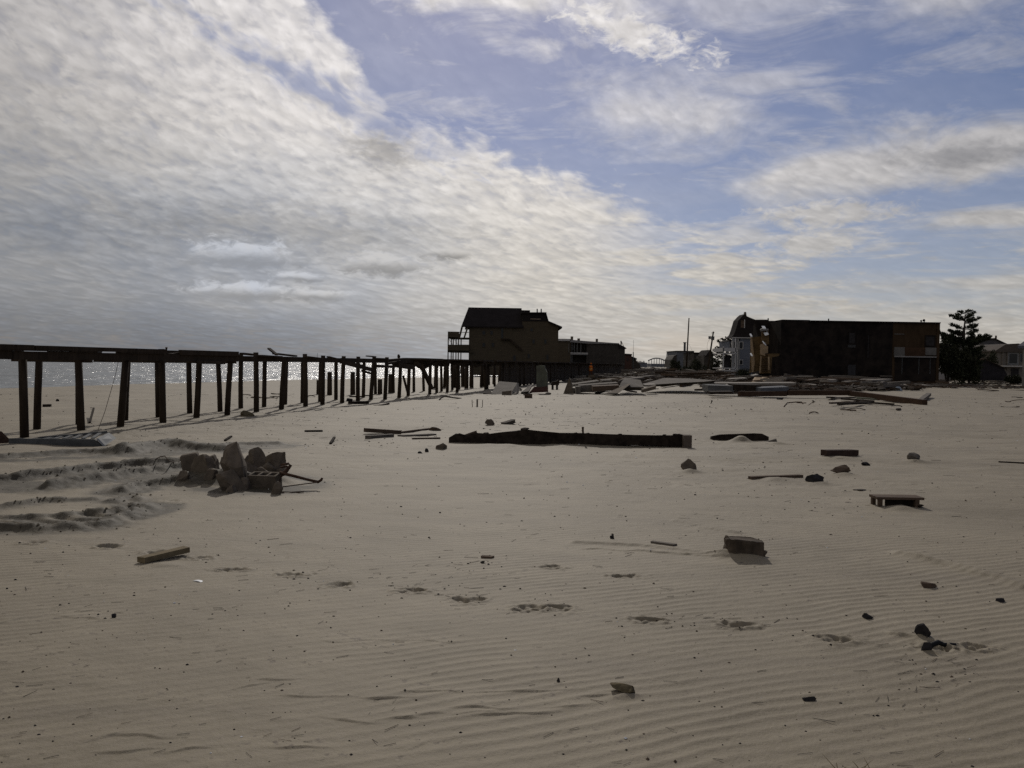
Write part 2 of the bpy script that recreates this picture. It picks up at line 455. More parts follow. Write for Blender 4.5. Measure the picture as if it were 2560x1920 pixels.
def sand_material():
    mt = bpy.data.materials.new('dry_sand'); mt.use_nodes = True
    t = mt.node_tree; N = NT(t); bs = t.nodes['Principled BSDF']
    tcx = N.new('ShaderNodeTexCoord'); o = tcx.outputs['Object']
    sp = N.new('ShaderNodeSeparateXYZ'); t.links.new(o, sp.inputs[0])
    big = N.noise(o, 0.35, 5, 0.6, 0.5)
    mid = N.noise(N.xyz(N.mul(sp.outputs[0], 0.6), N.mul(sp.outputs[1], 1.6)), 2.2, 6, 0.62, 0.4)
    fin = N.noise(o, 55.0, 4, 0.7)
    speck = N.noise(o, 21.0, 3, 0.6)
    f = N.smooth(N.add(N.mul(big, 0.5), N.mul(mid, 0.5)), 0.36, 0.64)
    c1 = N.mix(f, (0.176, 0.147, 0.096), (0.256, 0.216, 0.147))
    band = N.noise(N.xyz(N.mul(sp.outputs[0], 0.22), N.mul(sp.outputs[1], 1.5)), 1.1, 6, 0.66, 0.8)
    c1 = N.mix(N.smooth(band, 0.50, 0.72, 0.0, 0.55), c1, (0.150, 0.124, 0.086))
    c1 = N.mix(N.smooth(fin, 0.30, 0.72, 0.0, 0.5), c1, (0.24, 0.20, 0.155))
    c1 = N.mix(N.mul(N.smooth(speck, 0.58, 0.70), N.smooth(mid, 0.47, 0.62)), c1, (0.125, 0.10, 0.072))
    # wet sand where the beach runs down to the sea
    wet = N.smooth(sp.outputs[2], -0.35, -0.72)
    c2 = N.mix(wet, c1, (0.115, 0.098, 0.080))
    an = N.new('ShaderNodeAttribute'); an.attribute_name = 'damp'
    dmp = N.mul(N.smooth(an.outputs['Fac'], 0.05, 0.6), N.smooth(N.noise(o, 6.0, 4, 0.6), 0.3, 0.6, 0.78, 1.0))
    c2 = N.mix(N.mul(dmp, 0.95), c2, (0.050, 0.041, 0.026))
    t.links.new(c2, bs.inputs['Base Color'])
    t.links.new(N.smooth(wet, 0.0, 1.0, 0.75, 0.38), bs.inputs['Roughness'])
    bs.inputs['Specular IOR Level'].default_value = 0.24
    bp = N.new('ShaderNodeBump'); bp.inputs['Strength'].default_value = 0.55; bp.inputs['Distance'].default_value = 0.012
    t.links.new(N.add(N.mul(N.noise(o, 38.0, 5, 0.7), 0.6), N.noise(o, 9.0, 4, 0.6)), bp.inputs['Height'])
    t.links.new(bp.outputs[0], bs.inputs['Normal'])
    return mt

def sea_material():
    mt = bpy.data.materials.new('sea_water'); mt.use_nodes = True
    t = mt.node_tree; N = NT(t); bs = t.nodes['Principled BSDF']
    bs.inputs['Base Color'].default_value = (0.045, 0.058, 0.060, 1)
    bs.inputs['Roughness'].default_value = 0.29
    bs.inputs['IOR'].default_value = 1.333
    tcx = N.new('ShaderNodeTexCoord'); o = tcx.outputs['Object']
    sp = N.new('ShaderNodeSeparateXYZ'); t.links.new(o, sp.inputs[0])
    v = N.xyz(N.mul(sp.outputs[0], 1.0), N.mul(sp.outputs[1], 0.55))
    h = N.add(N.mul(N.noise(v, 0.16, 2, 0.5, 0.2), 1.7), N.add(N.mul(N.noise(v, 0.7, 3, 0.5), 0.74), N.mul(N.noise(o, 4.5, 2, 0.5), 0.045)))
    t.links.new(N.smooth(N.noise(N.xyz(N.mul(sp.outputs[0], 0.05), N.mul(sp.outputs[1], 0.035)), 1.6, 4, 0.6), 0.35, 0.65, 0.20, 0.34), bs.inputs['Roughness'])
    bp = N.new('ShaderNodeBump'); bp.inputs['Strength'].default_value = 1.0; bp.inputs['Distance'].default_value = 1.0
    t.links.new(h, bp.inputs['Height']); t.links.new(bp.outputs[0], bs.inputs['Normal'])
    return mt

wood_dark = mat('weathered_pile_wood', (0.038, 0.027, 0.018), 0.9, 0.35, 5, 0.006, stretch=(3, 3, .5))
wood_black = mat('tarred_timber', (0.028, 0.021, 0.016), 0.9, 0.5, 9, 0.012, spec=0.05)
wood_grey = mat('grey_weathered_board', (0.118, 0.101, 0.084), 0.88, 0.3, 5, 0.004, stretch=(1, 4, 4))
wood_brown = mat('brown_timber', (0.088, 0.061, 0.042), 0.88, 0.3, 5, 0.004, stretch=(1, 4, 4))
wood_rust = mat('reddish_brown_beam', (0.060, 0.036, 0.023), 0.88, 0.3, 5, 0.004, stretch=(.6, 4, 4))
wood_pale = mat('pale_painted_board', (0.235, 0.208, 0.176), 0.8, 0.18, 4, 0.003, stretch=(1, 3, 3))
ply = mat('bare_plywood', (0.30, 0.215, 0.13), 0.85, 0.25, 3, 0.003)
concrete = mat('broken_concrete', (0.128, 0.112, 0.094), 0.92, 0.28, 7, 0.010)
concrete_dark = mat('dark_concrete', (0.125, 0.100, 0.074), 0.92, 0.3, 7, 0.012)
stone_dark = mat('dark_stone', (0.034, 0.031, 0.031), 0.9, 0.35, 9, 0.010, spec=0.05)
metal_grey = mat('dull_grey_metal', (0.085, 0.088, 0.088), 0.7, 0.2, 6, 0.002)
metal_pale = mat('pale_sheet_metal', (0.26, 0.26, 0.245), 0.75, 0.15, 5, 0.002)
rust = mat('rusty_iron', (0.060, 0.034, 0.022), 0.85, 0.4, 20, 0.004)
glass = mat('dark_window_glass', (0.010, 0.011, 0.013), 0.2, 0.2, 2, 0.0, spec=0.3)
trim_pale = mat('pale_trim_paint', (0.42, 0.40, 0.37), 0.7, 0.12, 3)
plastic_white = mat('white_plastic', (0.8, 0.8, 0.78), 0.5, 0.05, 3)
rubber = mat('black_rubber', (0.012, 0.012, 0.013), 0.7, 0.3, 8, 0.002)
rag = mat('faded_red_cloth', (0.060, 0.030, 0.024), 0.95, 0.3, 10, 0.006)

# ------------------------------------------------------------------ mesh helpers
COL = scene.collection

class MB:
    def __init__(self):
        self.v = []; self.f = []
    def raw(self, vs, fs):
        k = len(self.v)
        self.v += [tuple(p) for p in vs]
        self.f += [tuple(i + k for i in q) for q in fs]
        return self
    def box(self, c, s, rot=None):
        hx, hy, hz_ = s[0] / 2, s[1] / 2, s[2] / 2
        vs = [Vector((a * hx, b * hy, d * hz_)) for d in (-1, 1) for b in (-1, 1) for a in (-1, 1)]
        if rot is not None: vs = [rot @ p for p in vs]
        c = Vector(c)
        return self.raw([p + c for p in vs], [(0, 2, 3, 1), (4, 5, 7, 6), (0, 1, 5, 4), (2, 6, 7, 3), (0, 4, 6, 2), (1, 3, 7, 5)])
    def bar(self, a, b, w, h, upv=Vector((0, 0, 1))):
        a = Vector(a); b = Vector(b); d = b - a; L = d.length; d = d / L
        s = d.cross(upv)
        if s.length < 1e-4: s = d.cross(Vector((1, 0, 0)))
        s.normalize(); n = s.cross(d)
        return self.box((a + b) / 2, (L, w, h), Matrix((d, s, n)).transposed())
    def tube(self, path, radii, n=8, cap=True):
        path = [Vector(p) for p in path]; rings = []
        prev = None
        for i, p in enumerate(path):
            d = (path[min(i + 1, len(path) - 1)] - path[max(i - 1, 0)]).normalized()
            a = Vector((0, 0, 1)) if abs(d.z) < 0.9 else Vector((1, 0, 0))
            if prev is not None: a = prev
            s = (a - d * a.dot(d)).normalized(); prev = s
            q = d.cross(s); r = radii[i] if hasattr(radii, '__len__') else radii
            rings.append([p + (s * math.cos(2 * math.pi * k / n) + q * math.sin(2 * math.pi * k / n)) * r for k in range(n)])
        vs = [x for r_ in rings for x in r_]; fs = []
        for i in range(len(rings) - 1):
            for k in range(n):
                fs.append((i * n + k, i * n + (k + 1) % n, (i + 1) * n + (k + 1) % n, (i + 1) * n + k))
        if cap:
            fs.append(tuple(reversed(range(n)))); fs.append(tuple((len(rings) - 1) * n + k for k in range(n)))
        return self.raw(vs, fs)
    def prism(self, poly, off):
        """flat polygon (world points) pushed along off"""
        n = len(poly); off = Vector(off)
        a = [Vector(p) for p in poly]; b = [p + off for p in a]
        fs = [tuple(range(n)), tuple(reversed(range(n, 2 * n)))]
        for i in range(n):
            j = (i + 1) % n
            fs.append((i, i + n, j + n, j))
        return self.raw(a + b, fs)
    def build(self, name, material, parent=None, smooth=False, origin=None):
        me = bpy.data.meshes.new(name)
        org = Vector(origin) if origin is not None else Vector((0, 0, 0))
        if parent is not None and origin is None:
            org = Vector(parent.location) if parent.parent is None else Vector(parent.parent.location)
        me.from_pydata([tuple(Vector(p) - org) for p in self.v], [], self.f)
        bm = bmesh.new(); bm.from_mesh(me); bmesh.ops.recalc_face_normals(bm, faces=bm.faces); bm.to_mesh(me); bm.free()
        me.materials.append(material)
        if smooth: me.polygons.foreach_set('use_smooth', [True] * len(me.polygons))
        o = bpy.data.objects.new(name, me); COL.objects.link(o)
        if parent is not None:
            o.parent = parent
        else:
            o.location = org
        return o

def tag(o, label, cat, group=None, kind=None):
    if cat and not kind: kind = 'thing'
    if label: o['label'] = label
    if cat: o['category'] = cat
    if group: o['group'] = group
    if kind: o['kind'] = kind
    return o

def thing(name, label, cat, loc, group=None):
    o = bpy.data.objects.new(name, None); COL.objects.link(o); o.location = loc
    o.empty_display_size = 0.2
    return tag(o, label, cat, group)

def single(mb, name, material, label, cat, loc, group=None, smooth=False):
    o = mb.build(name, material, None, smooth, origin=loc)
    return tag(o, label, cat, group)

# ------------------------------------------------------------------ ground and sea
def build_ground():
    fine_az = np.linspace(-math.radians(40), math.radians(40), 700)
    rest = np.linspace(math.radians(40), math.radians(320), 90)[1:-1]
    az = np.concatenate([fine_az, rest])
    rr = np.concatenate([np.geomspace(0.4, 3.0, 8)[:-1], np.geomspace(3.0, 9.0, 600)[:-1], np.geomspace(9.0, 30, 330), np.geomspace(30, 160, 130)[1:], np.geomspace(160, 4500, 36)[1:]])
    A, Rr = np.meshgrid(az, rr)
    X = np.sin(A) * Rr; Y = np.cos(A) * Rr
    global DAMP
    DAMP = np.zeros(X.size)
    Z = height(X.ravel(), Y.ravel()).reshape(X.shape)
    damp = np.concatenate([DAMP, [0.0]]); DAMP = None
    nr, nc = X.shape
    verts = np.stack([X.ravel(), Y.ravel(), Z.ravel()], 1)
    verts = np.concatenate([verts, [[0, 0, hz(0, 0)]]])
    i = np.arange(nr - 1)[:, None] * nc; j = np.arange(nc)[None, :]; j2 = (np.arange(nc) + 1)[None, :] % nc
    quads = np.stack([i + j, i + nc + j, i + nc + j2, i + j2], -1).reshape(-1, 4)
    tris = np.stack([np.full(nc, nr * nc), np.arange(nc), (np.arange(nc) + 1) % nc], 1)
    me = bpy.data.meshes.new('sand_beach')
    nq, nt = len(quads), len(tris)
    me.vertices.add(len(verts)); me.vertices.foreach_set('co', verts.ravel().astype(np.float32))
    loops = np.concatenate([quads.ravel(), tris.ravel()]).astype(np.int32)
    me.loops.add(len(loops)); me.loops.foreach_set('vertex_index', loops)
    me.polygons.add(nq + nt)
    starts = np.concatenate([np.arange(nq) * 4, nq * 4 + np.arange(nt) * 3]).astype(np.int32)
    me.polygons.foreach_set('loop_start', starts)
    me.polygons.foreach_set('use_smooth', np.ones(nq + nt, bool))
    me.update(calc_edges=True); me.validate()
    if me.polygons[1000].normal.z < 0: me.flip_normals()
    at_ = me.attributes.new('damp', 'FLOAT', 'POINT'); at_.data.foreach_set('value', damp.astype(np.float32))
    me.materials.append(sand_material())
    o = bpy.data.objects.new('sand_beach', me); COL.objects.link(o)
    tag(o, 'pale wind-rippled beach sand', None, kind='structure')
build_ground()

mb = MB()
mb.raw([(-4500, -600, SEA_Z), (600, -600, SEA_Z), (600, 4500, SEA_Z), (-4500, 4500, SEA_Z)], [(0, 1, 2, 3)])
sea = mb.build('sea', sea_material()); tag(sea, 'grey sea glittering in the low sun', None, kind='structure')
# ------------------------------------------------------------------ broken boardwalk
BX0, BSL = -14.0, 0.218          # near edge of the boardwalk: X = BX0 + BSL * Y
FAR_OFF = -1.55
def bw(y, off=0.0, z=0.0):
    return Vector((BX0 + off + BSL * y, y, z))
bw_dir = Vector((BSL, 1, 0)).normalized()
bwalk = thing('boardwalk', 'long storm-broken wooden boardwalk on dark round piles beside the sea', 'boardwalk', bw(16.0))

def pile(px_top, px_base, py_base, z_top=1.66, r=0.085, off=None):
    b = G(px_base, py_base); d = b.y
    b.z = hzf(b.x, b.y) - 0.25 if d < 40 else hz(b.x, b.y) - 0.25
    xt = (px_top - 1280.0) / F * d
    # keep the roll of the camera out of the lean: compare along the vertical through the base
    v = G(px_base, py_base)
    top_ref = P(px_base + (908 - py_base) * -0.0155, 908 + 0.0155 * (px_base - 1280), d)
    t = Vector((v.x + (px_top - px_base + (908 - py_base) * 0.0155) / F * d, d + R.uniform(-.04, .04), z_top))
    mid = (b + t) / 2 + Vector((R.uniform(-.015, .015), 0, 0))
    return MB().tube([b, mid, t], [r * 1.05, r, r * 0.97], 10)

NEAR = [(59, 62, 1093, 1.66), (196, 204, 1077, 1.66), (316, 299, 1067, 1.66), (406, 408, 1058, 1.93), (499, 490, 1047, 1.66), (578, 567, 1039, 1.66),
        (641, 641, 1031, 1.92), (711, 703, 1025, 1.66), (762, 764, 1018, 1.92), (808, 806, 1014, 1.88), (860, 855, 1008, 1.88), (896, 895, 1004, 1.88),
        (936, 926, 1001, 1.9), (968, 962, 1000, 1.88), (1002, 997, 995, 1.86), (1024, 1020, 990, 1.86), (1076, 1074, 985, 1.66), (1092, 1092, 981, 1.66),
        (1119, 1118, 979, 1.66), (1143, 1143, 979, 1.66)]
FAR = [(101, 92, 1073, 1.66), (322, 312, 1053, 1.66), (394, 397, 1044, 1.66), (472, 475, 1036, 1.66), (545, 551, 1029, 1.66), (604, 602, 1023, 1.86),
       (662, 660, 1018, 1.66), (716, 712, 1014, 1.66), (758, 756, 1009, 1.66), (802, 800, 1005, 1.66), (841, 840, 1001, 1.80), (910, 908, 994, 1.80),
       (939, 939, 985, 1.66), (984, 984, 981, 1.66), (1035, 1035, 978, 1.66), (1057, 1060, 976, 1.66), (1103, 1104, 977, 1.66), (1130, 1131, 975, 1.66), (200, 198, 1063, 1.66)]
for q in NEAR:
    pile(*q).build('pile', wood_dark, bwalk, True)
for q in FAR:
    pile(*q, r=0.08).build('pile', wood_dark, bwalk, True)
# further piles, closer together the further they are
y = 56.0
while y < 118:
    for off in (0, FAR_OFF, FAR_OFF * 2):
        if R.random() < 0.9:
            p = bw(y + R.uniform(-.5, .5), off + R.uniform(-.15, .15)); z0 = hz(p.x, p.y)
            MB().tube([(p.x + R.uniform(-.08, .08), p.y, z0 - .3), (p.x, p.y, 1.66)], R.uniform(.09, .14), 8).build('pile', wood_dark, bwalk, True)
    y += 1.7 if y < 75 else 2.6
# girders along both rows, in lengths with slightly uneven joints
def girder(y0, y1, off, z0, z1, w=0.14, m_=wood_dark):
    y = y0
    while y < y1 - 0.5:
        L = min(R.uniform(4.2, 6.2), y1 - y); dz_ = R.uniform(-.012, .012)
        MB().bar(bw(y, off, (z0 + z1) / 2 + dz_), bw(y + L - 0.02, off, (z0 + z1) / 2 + R.uniform(-.012, .012)), w, z1 - z0).build('girder', m_, bwalk)
        y += L
girder(12.0, 150.0, 0.02, 1.63, 1.80)
girder(12.5, 110.0, FAR_OFF, 1.62, 1.78)
# joists lying over the girders and the remaining deck
def joist(y, z=1.83):
    MB().bar(bw(y, 0.22, z), bw(y + .3, FAR_OFF - 0.25, z), 0.08, 0.07).build('joist', wood_dark, bwalk)
def deck(y0, y1, z=1.885, a=0.34, b=FAR_OFF - 0.34):
    y = y0
    while y < y1:
        w = R.uniform(.135, .15)
        MB().bar(bw(y, a + R.uniform(-.02, .02), z + R.uniform(-.006, .006)), bw(y + .3, b + R.uniform(-.05, .05), z), w, 0.045).build('deck_board', wood_dark, bwalk)
        y += w + 0.012
# the planking is gone: only the upper stringers and a few cross pieces are left
for off in (0.10, FAR_OFF - .02):
    MB().bar(bw(11.6, off, 1.872), bw(18.2, off, 1.876), 0.11, 0.095).build('stringer', wood_dark, bwalk)
    MB().bar(bw(18.25, off, 1.870), bw(22.7, off, 1.872), 0.11, 0.094).build('stringer', wood_dark, bwalk)
    for (ya, yb) in ((11.6, 16.4), (17.2, 18.6), (19.3, 20.1), (20.9, 22.7)):
        MB().bar(bw(ya, off, 1.812), bw(yb, off, 1.812), 0.09, 0.022).build('packing_strip', wood_dark, bwalk)
    MB().bar(bw(23.35, off, 1.852), bw(26.2, off, 1.852), 0.11, 0.135).build('stringer', wood_dark, bwalk)
for yy in (13.1, 16.0, 19.8, 22.5, 24.3, 25.9): joist(yy, 1.60)
MB().bar(bw(24.0, 0.16, 1.60), bw(25.4, 0.16, 1.585), 0.05, 0.09).build('hanging_board', wood_dark, bwalk)
# splintered remains on the girder
def stray(px0, py0, px1, py1, d0, d1, w=.14, h=.05, name='broken_board', m_=wood_dark):
    MB().bar(P(px0, py0, d0), P(px1, py1, d1), w, h).build(name, m_, bwalk)
stray(672, 871, 692, 887, 28.2, 28.0, .12, .045); stray(686, 884, 738, 890, 28.3, 29.6, .16, .05)
stray(424, 886, 450, 884, 23.0, 23.6); stray(437, 883, 452, 882, 23.3, 23.5, .1, .04)
stray(604, 884, 635, 887, 26.3, 27.0, .15, .06); stray(648, 889, 700, 892, 27.4, 28.6, .2, .05)
stray(768, 892, 800, 896, 30.6, 31.6, .12, .05); stray(820, 892, 840, 897, 32.1, 32.8, .12, .05)
stray(917, 890, 938, 892, 36.0, 36.5, .12, .045); stray(940, 896, 965, 897, 37.2, 38.2, .1, .05)
stray(975, 899, 1012, 896, 38.5, 39.8, .12, .05)
stray(852, 904, 932, 925, 33.4, 36.2, .10, .14, 'fallen_joist'); stray(868, 906, 905, 916, 34.0, 35.2, .10, .12, 'fallen_joist')
stray(905, 927, 930, 934, 35.4, 36.0, .08, .08, 'fallen_joist'); stray(965, 910, 1000, 904, 38.3, 39.6, .08, .10, 'fallen_joist')
stray(1052, 912, 1080, 972, 42.0, 42.6, .16, .14, 'fallen_brace'); stray(1040, 908, 1058, 922, 41.5, 42.5, .2, .16, 'fallen_joist')
stray(1008, 940, 1020, 985, 40.2, 40.8, .08, .08, 'fallen_brace'); stray(1060, 920, 1090, 906, 43.0, 44.0, .10, .10, 'fallen_joist')
stray(940, 915, 985, 917, 37.0, 39.0, .1, .12, 'fallen_joist'); stray(990, 912, 1030, 918, 39.2, 41.0, .3, .2, 'fallen_joist')
MB().tube([P(997, 897, 39.7), P(997, 891, 39.7), P(996, 886, 39.7)], [.05, .07, .04], 8).build('post_stub', wood_dark, bwalk)
MB().tube([P(416, 874, 22.6), P(416, 868, 22.6)], [.025, .03], 6).build('post_stub', wood_dark, bwalk)
MB().tube([P(793, 893, 31.2), P(794, 882, 31.2)], [.006, .004], 5).build('bent_spike', rust, bwalk)
# girder wreckage thickens further away, then the underside is boarded
y = 41.0
while y < 60:
    a = R.uniform(-.2, .2); L = R.uniform(.8, 2.2)
    MB().bar(bw(y, a, R.uniform(1.50, 1.64)), bw(y + L, a + R.uniform(-.2, .2), R.uniform(1.48, 1.64)), .12, R.uniform(.12, .22)).build('broken_board', wood_dark, bwalk)
    y += L * 0.75
y = 60.0
while y < 150:
    L = R.uniform(1.0, 1.6)
    zb = hz(*bw(y, .1).xy) + (R.uniform(.02, .16) if R.random() < .6 else -.05)
    if R.random() > 0.05:
        MB().bar(bw(y, 0.12 + R.uniform(-.03, .03), (1.64 + zb) / 2), bw(y + L, 0.12, (1.64 + zb) / 2), 0.04, 1.64 - zb).build('skirt_panel', wood_dark, bwalk)
    y += L + R.uniform(.0, .06)
y = 42.0
while y < 150:
    L = R.uniform(1.5, 3.5)
    MB().bar(bw(y, 0.15, 1.83), bw(y + L, 0.15, 1.83 + R.uniform(-.01, .01)), 1.2, R.uniform(.04, .10)).build('deck_remnant', wood_dark, bwalk)
    y += L + R.uniform(.1, .8)

# free-standing pile stubs on the sea side
for k, (px, py, pt, lab) in enumerate(((797, 985, 950, 'leftmost short pile stub on the sea side of the boardwalk'),
                                       (824, 987, 930, 'short pile stub with flat top between two tall boardwalk piles'),
                                       (882, 987, 930, 'short pile stub just left of the fallen joists under the boardwalk'),
                                       (950, 985, 948, 'low pile stub seen against the bright glitter of the sea'),
                                       (976, 981, 935, 'rightmost pile stub on the sea side of the boardwalk'))):
    b = G(px, py); b.z = hz(b.x, b.y)
    t = P(px, pt, b.y); t.x = b.x + R.uniform(-.02, .02)
    single(MB().tube([b - Vector((0, 0, .3)), (b + t) / 2, t], [.13, .12, .115], 10), 'pile_stub', wood_dark, lab, 'post', b, 'cut pile stubs seaward of the boardwalk', True)
# thin wires hanging from the deck
b0 = G(245, 1075)
single(MB().tube([P(298, 894, 21.2), P(288, 940, 21.0), P(275, 985, 20.6), P(262, 1030, 20.2), b0], .006, 5), 'hanging_wire', rust,
       'thin wire hanging in a slack curve from the boardwalk deck to the sand', 'wire', b0)

# ------------------------------------------------------------------ rocks, planks and other single things
def rock_mb(c, size, seed, ang=0.5, sub=2, flat=None):
    """an angular lump: a sphere cut by random planes and roughened"""
    bm = bmesh.new(); bmesh.ops.create_icosphere(bm, subdivisions=max(sub, 3), radius=1.25)
    rr = random.Random(seed)
    planes = [(Vector((rr.gauss(0, 1), rr.gauss(0, 1), rr.gauss(0, .9))).normalized(), rr.uniform(.42, .80)) for _ in range(int(7 + 6 * ang))]
    mb = MB(); vs = []; sd = rr.uniform(0, 99)
    for v in bm.verts:
        p = v.co.copy()
        for _ in range(2):
            for n, d in planes:
                q = p.dot(n)
                if q > d: p -= n * (q - d)
        k = 1 + 0.03 * (math.sin(p.x * 7 + sd) * math.cos(p.y * 9 + sd * 2) + math.sin(p.z * 11 + sd)) + rr.uniform(-.03, .03)
        vs.append(p * k)
    lo = [min(v[i] for v in vs) for i in range(3)]; hi = [max(v[i] for v in vs) for i in range(3)]
    vs = [Vector([((v[i] - lo[i]) / (hi[i] - lo[i]) - .5) * size[i] for i in range(3)]) + Vector(c) for v in vs]
    mb.raw(vs, [tuple(v.index for v in f.verts) for f in bm.faces]); bm.free()
    return mb

def rock_at(px0, px1, py_top, py_base, label, name='rock', m_=concrete, seed=1, cat='rock', ang=0.5, depth=None, group=None, sink=0.22, rotz=0.0, sub=2):
    """rock filling that pixel box, standing on the sand"""
    sink = min(.45, sink + .14)
    b = G((px0 + px1) / 2, py_base); d = b.y
    w = (px1 - px0) / F * d; h = (py_base - py_top) / F * d
    dp = depth or w * 0.8
    z0 = hzf(b.x, b.y) if d < 40 else hz(b.x, b.y)
    hh = h / (1 - sink)
    c = (b.x, b.y + dp * 0.42, z0 + hh * (0.5 - sink))
    mb = rock_mb(c, (w * 1.06, dp, hh * 1.04), seed, ang, sub)
    return single(mb, name, m_, label, cat, (b.x, b.y, z0), group)

def plank_mb(a, b, w, t, bow=0.0, seg=5, seed=0, rag=True):
    a = Vector(a); b = Vector(b); rr = random.Random(seed)
    d = (b - a); L = d.length; d.normalize()
    s = d.cross(Vector((0, 0, 1)))
    if s.length < 1e-3: s = Vector((1, 0, 0))
    s.normalize(); n = s.cross(d)
    mb = MB(); vs = []; fs = []
    for i in range(seg + 1):
        f = i / seg; c = a + (b - a) * f + n * bow * (1 - (2 * f - 1) ** 2)
        jag = [rr.uniform(-.5, .5) * w * .6 if rag and i in (0, seg) else 0 for _ in range(2)]
        ww = w * (1 + rr.uniform(-.04, .04))
        for (u, v, j) in ((-1, -1, 0), (1, -1, 1), (1, 1, 1), (-1, 1, 0)):
            vs.append(c + s * u * ww / 2 + n * v * t / 2 + d * jag[j])
    for i in range(seg):
        for k in range(4):
            fs.append((i * 4 + k, i * 4 + (k + 1) % 4, i * 4 + 4 + (k + 1) % 4, i * 4 + 4 + k))
    fs.append((3, 2, 1, 0)); fs.append(tuple(seg * 4 + k for k in range(4)))
    mb.raw(vs, fs)
    return mb

def plank_px(p0, p1, w, t, label, name='plank', m_=wood_brown, cat='plank', group=None, lift=(0, 0), bow=0.0, seed=0):
    a = G(*p0); b = G(*p1)
    a.z = (hzf(a.x, a.y) if a.y < 40 else hz(a.x, a.y)) + t * .35 + lift[0]; b.z = (hzf(b.x, b.y) if b.y < 40 else hz(b.x, b.y)) + t * .35 + lift[1]
    return single(plank_mb(a, b, w, t, bow, 6, seed), name, m_, label, cat, a, group)

# --- near sand, right half
b = G(1868, 1404); rr_ = random.Random(3); z0 = hzf(b.x, b.y); mbd = MB(); n_ = 22; rings = []
def sq(k):
    a_ = 2 * math.pi * (k + .5) / n_; c_, s_ = math.cos(a_), math.sin(a_); q_ = max(abs(c_), abs(s_)) ** .85
    return c_ / q_, s_ / q_
for (zf, rf) in ((-.25, 1.06), (.0, 1.08), (.14, 1.03), (.45, .99), (.8, .99), (.97, .97), (1.0, .90)):
    rings.append([Vector((b.x + sq(k)[0] * .160 * rf * (1 + rr_.uniform(-.05, .04)), b.y + .12 + sq(k)[1] * .11 * rf * (1 + .05 * math.sin(k * 2.4) + rr_.uniform(-.03, .03)), z0 - .02 + .13 * zf + rr_.uniform(-.009, .009) - .012 * sq(k)[0])) for k in range(n_)])
mbd.raw([p for r_ in rings for p in r_], [(i_ * n_ + k, i_ * n_ + (k + 1) % n_, (i_ + 1) * n_ + (k + 1) % n_, (i_ + 1) * n_ + k) for i_ in range(len(rings) - 1) for k in range(n_)] + [tuple((len(rings) - 1) * n_ + k for k in range(n_))])
single(mbd, 'concrete_block', mat('stained_concrete', (.075, .058, .042), .92, .4, 14, .008, stretch=(1, 1, .35)), 'squat dark concrete block with flat top, largest single block on the near sand', 'block', b)
rock_at(1880, 1922, 1382, 1402, 'small broken chip against the right foot of the squat concrete block', 'rubble_chip', concrete_dark, 8, 'rubble')
plank_px((354, 1412), (470, 1389), .085, .045, 'short thick brown wooden slab lying on ripples, lower left', 'wood_slab', mat('sandy_brown_wood', (.165, .130, .078), .9, .25, 6, .004, stretch=(1, 3, 3)), 'wood', lift=(.012, .03), seed=3)
rock_at(2297, 2340, 1570, 1600, 'pointed black triangular stone at the far right of the near sand', 'stone', stone_dark, 15, 'stone', .62, .10, sink=.15)
rock_at(2306, 2330, 1614, 1632, 'small dark lump at the end of the buried hose below the pointed stone', 'stone', stone_dark, 17, 'stone')
a = G(2322, 1624)
single(MB().tube([G(2322, 1622, .01), G(2330, 1612, .03), G(2345, 1606, .035), G(2360, 1612, .012), G(2385, 1612, .008), G(2400, 1612, -.01)], [.014, .016, .016, .014, .012, .01], 7), 'hose', rubber,
       'short dark bent hose half buried below the pointed black stone', 'hose', a, None, True)
rock_at(1530, 1590, 1729, 1744, 'lone crumpled brown lump of dried seaweed on the nearest ripples', 'seaweed_lump', mat('dry_weed', (.12, .095, .055), .95, .4, 30, .01), 23, 'seaweed', .4, .10, sink=.2)
rock_at(2308, 2346, 1461, 1473, 'brown curled leaf-shaped shard above the pointed black stone', 'shard', wood_brown, 31, 'wood')
rock_at(2493, 2520, 1497, 1506, 'flat black pebble near the right edge of the near sand', 'pebble', stone_dark, 33, 'stone')
rock_at(2160, 2186, 1536, 1549, 'rounded dark pebble left of the pointed black stone', 'pebble', stone_dark, 35, 'stone')
rock_at(1525, 1536, 1341, 1352, 'small dark pebble between the footprints and the long sand trail', 'pebble', stone_dark, 37, 'stone')
rock_at(1392, 1402, 1700, 1710, 'tiny round black pebble above the seaweed lump', 'pebble', stone_dark, 38, 'stone')
rock_at(2010, 2042, 1742, 1752, 'small dark twig knot on the ripples at lower right', 'twig_knot', stone_dark, 39, 'twig')
plank_px((1632, 1363), (1688, 1371), .05, .02, 'short flat brown slat beside the long trail in the sand left of the concrete block', 'slat', wood_grey, 'wood', seed=4)
plank_px((1202, 1397), (1230, 1399), .05, .02, 'small dark wood chip in the middle of the near sand', 'wood_chip', wood_brown, 'wood', seed=5)
rock_at(1200, 1212, 1407, 1412, 'dark pebble just below the small wood chip', 'pebble', stone_dark, 41, 'stone')
a = G(493, 1452)
single(plank_mb(G(482, 1453, .008), G(506, 1455, .012), .03, .006, .008, 5, 9), 'plastic_scrap', plastic_white, 'small bright white scrap on the sand below the wooden slab', 'scrap', a)
rock_at(278, 290, 1543, 1552, 'lone small black pebble at the lower left', 'pebble', stone_dark, 43, 'stone')

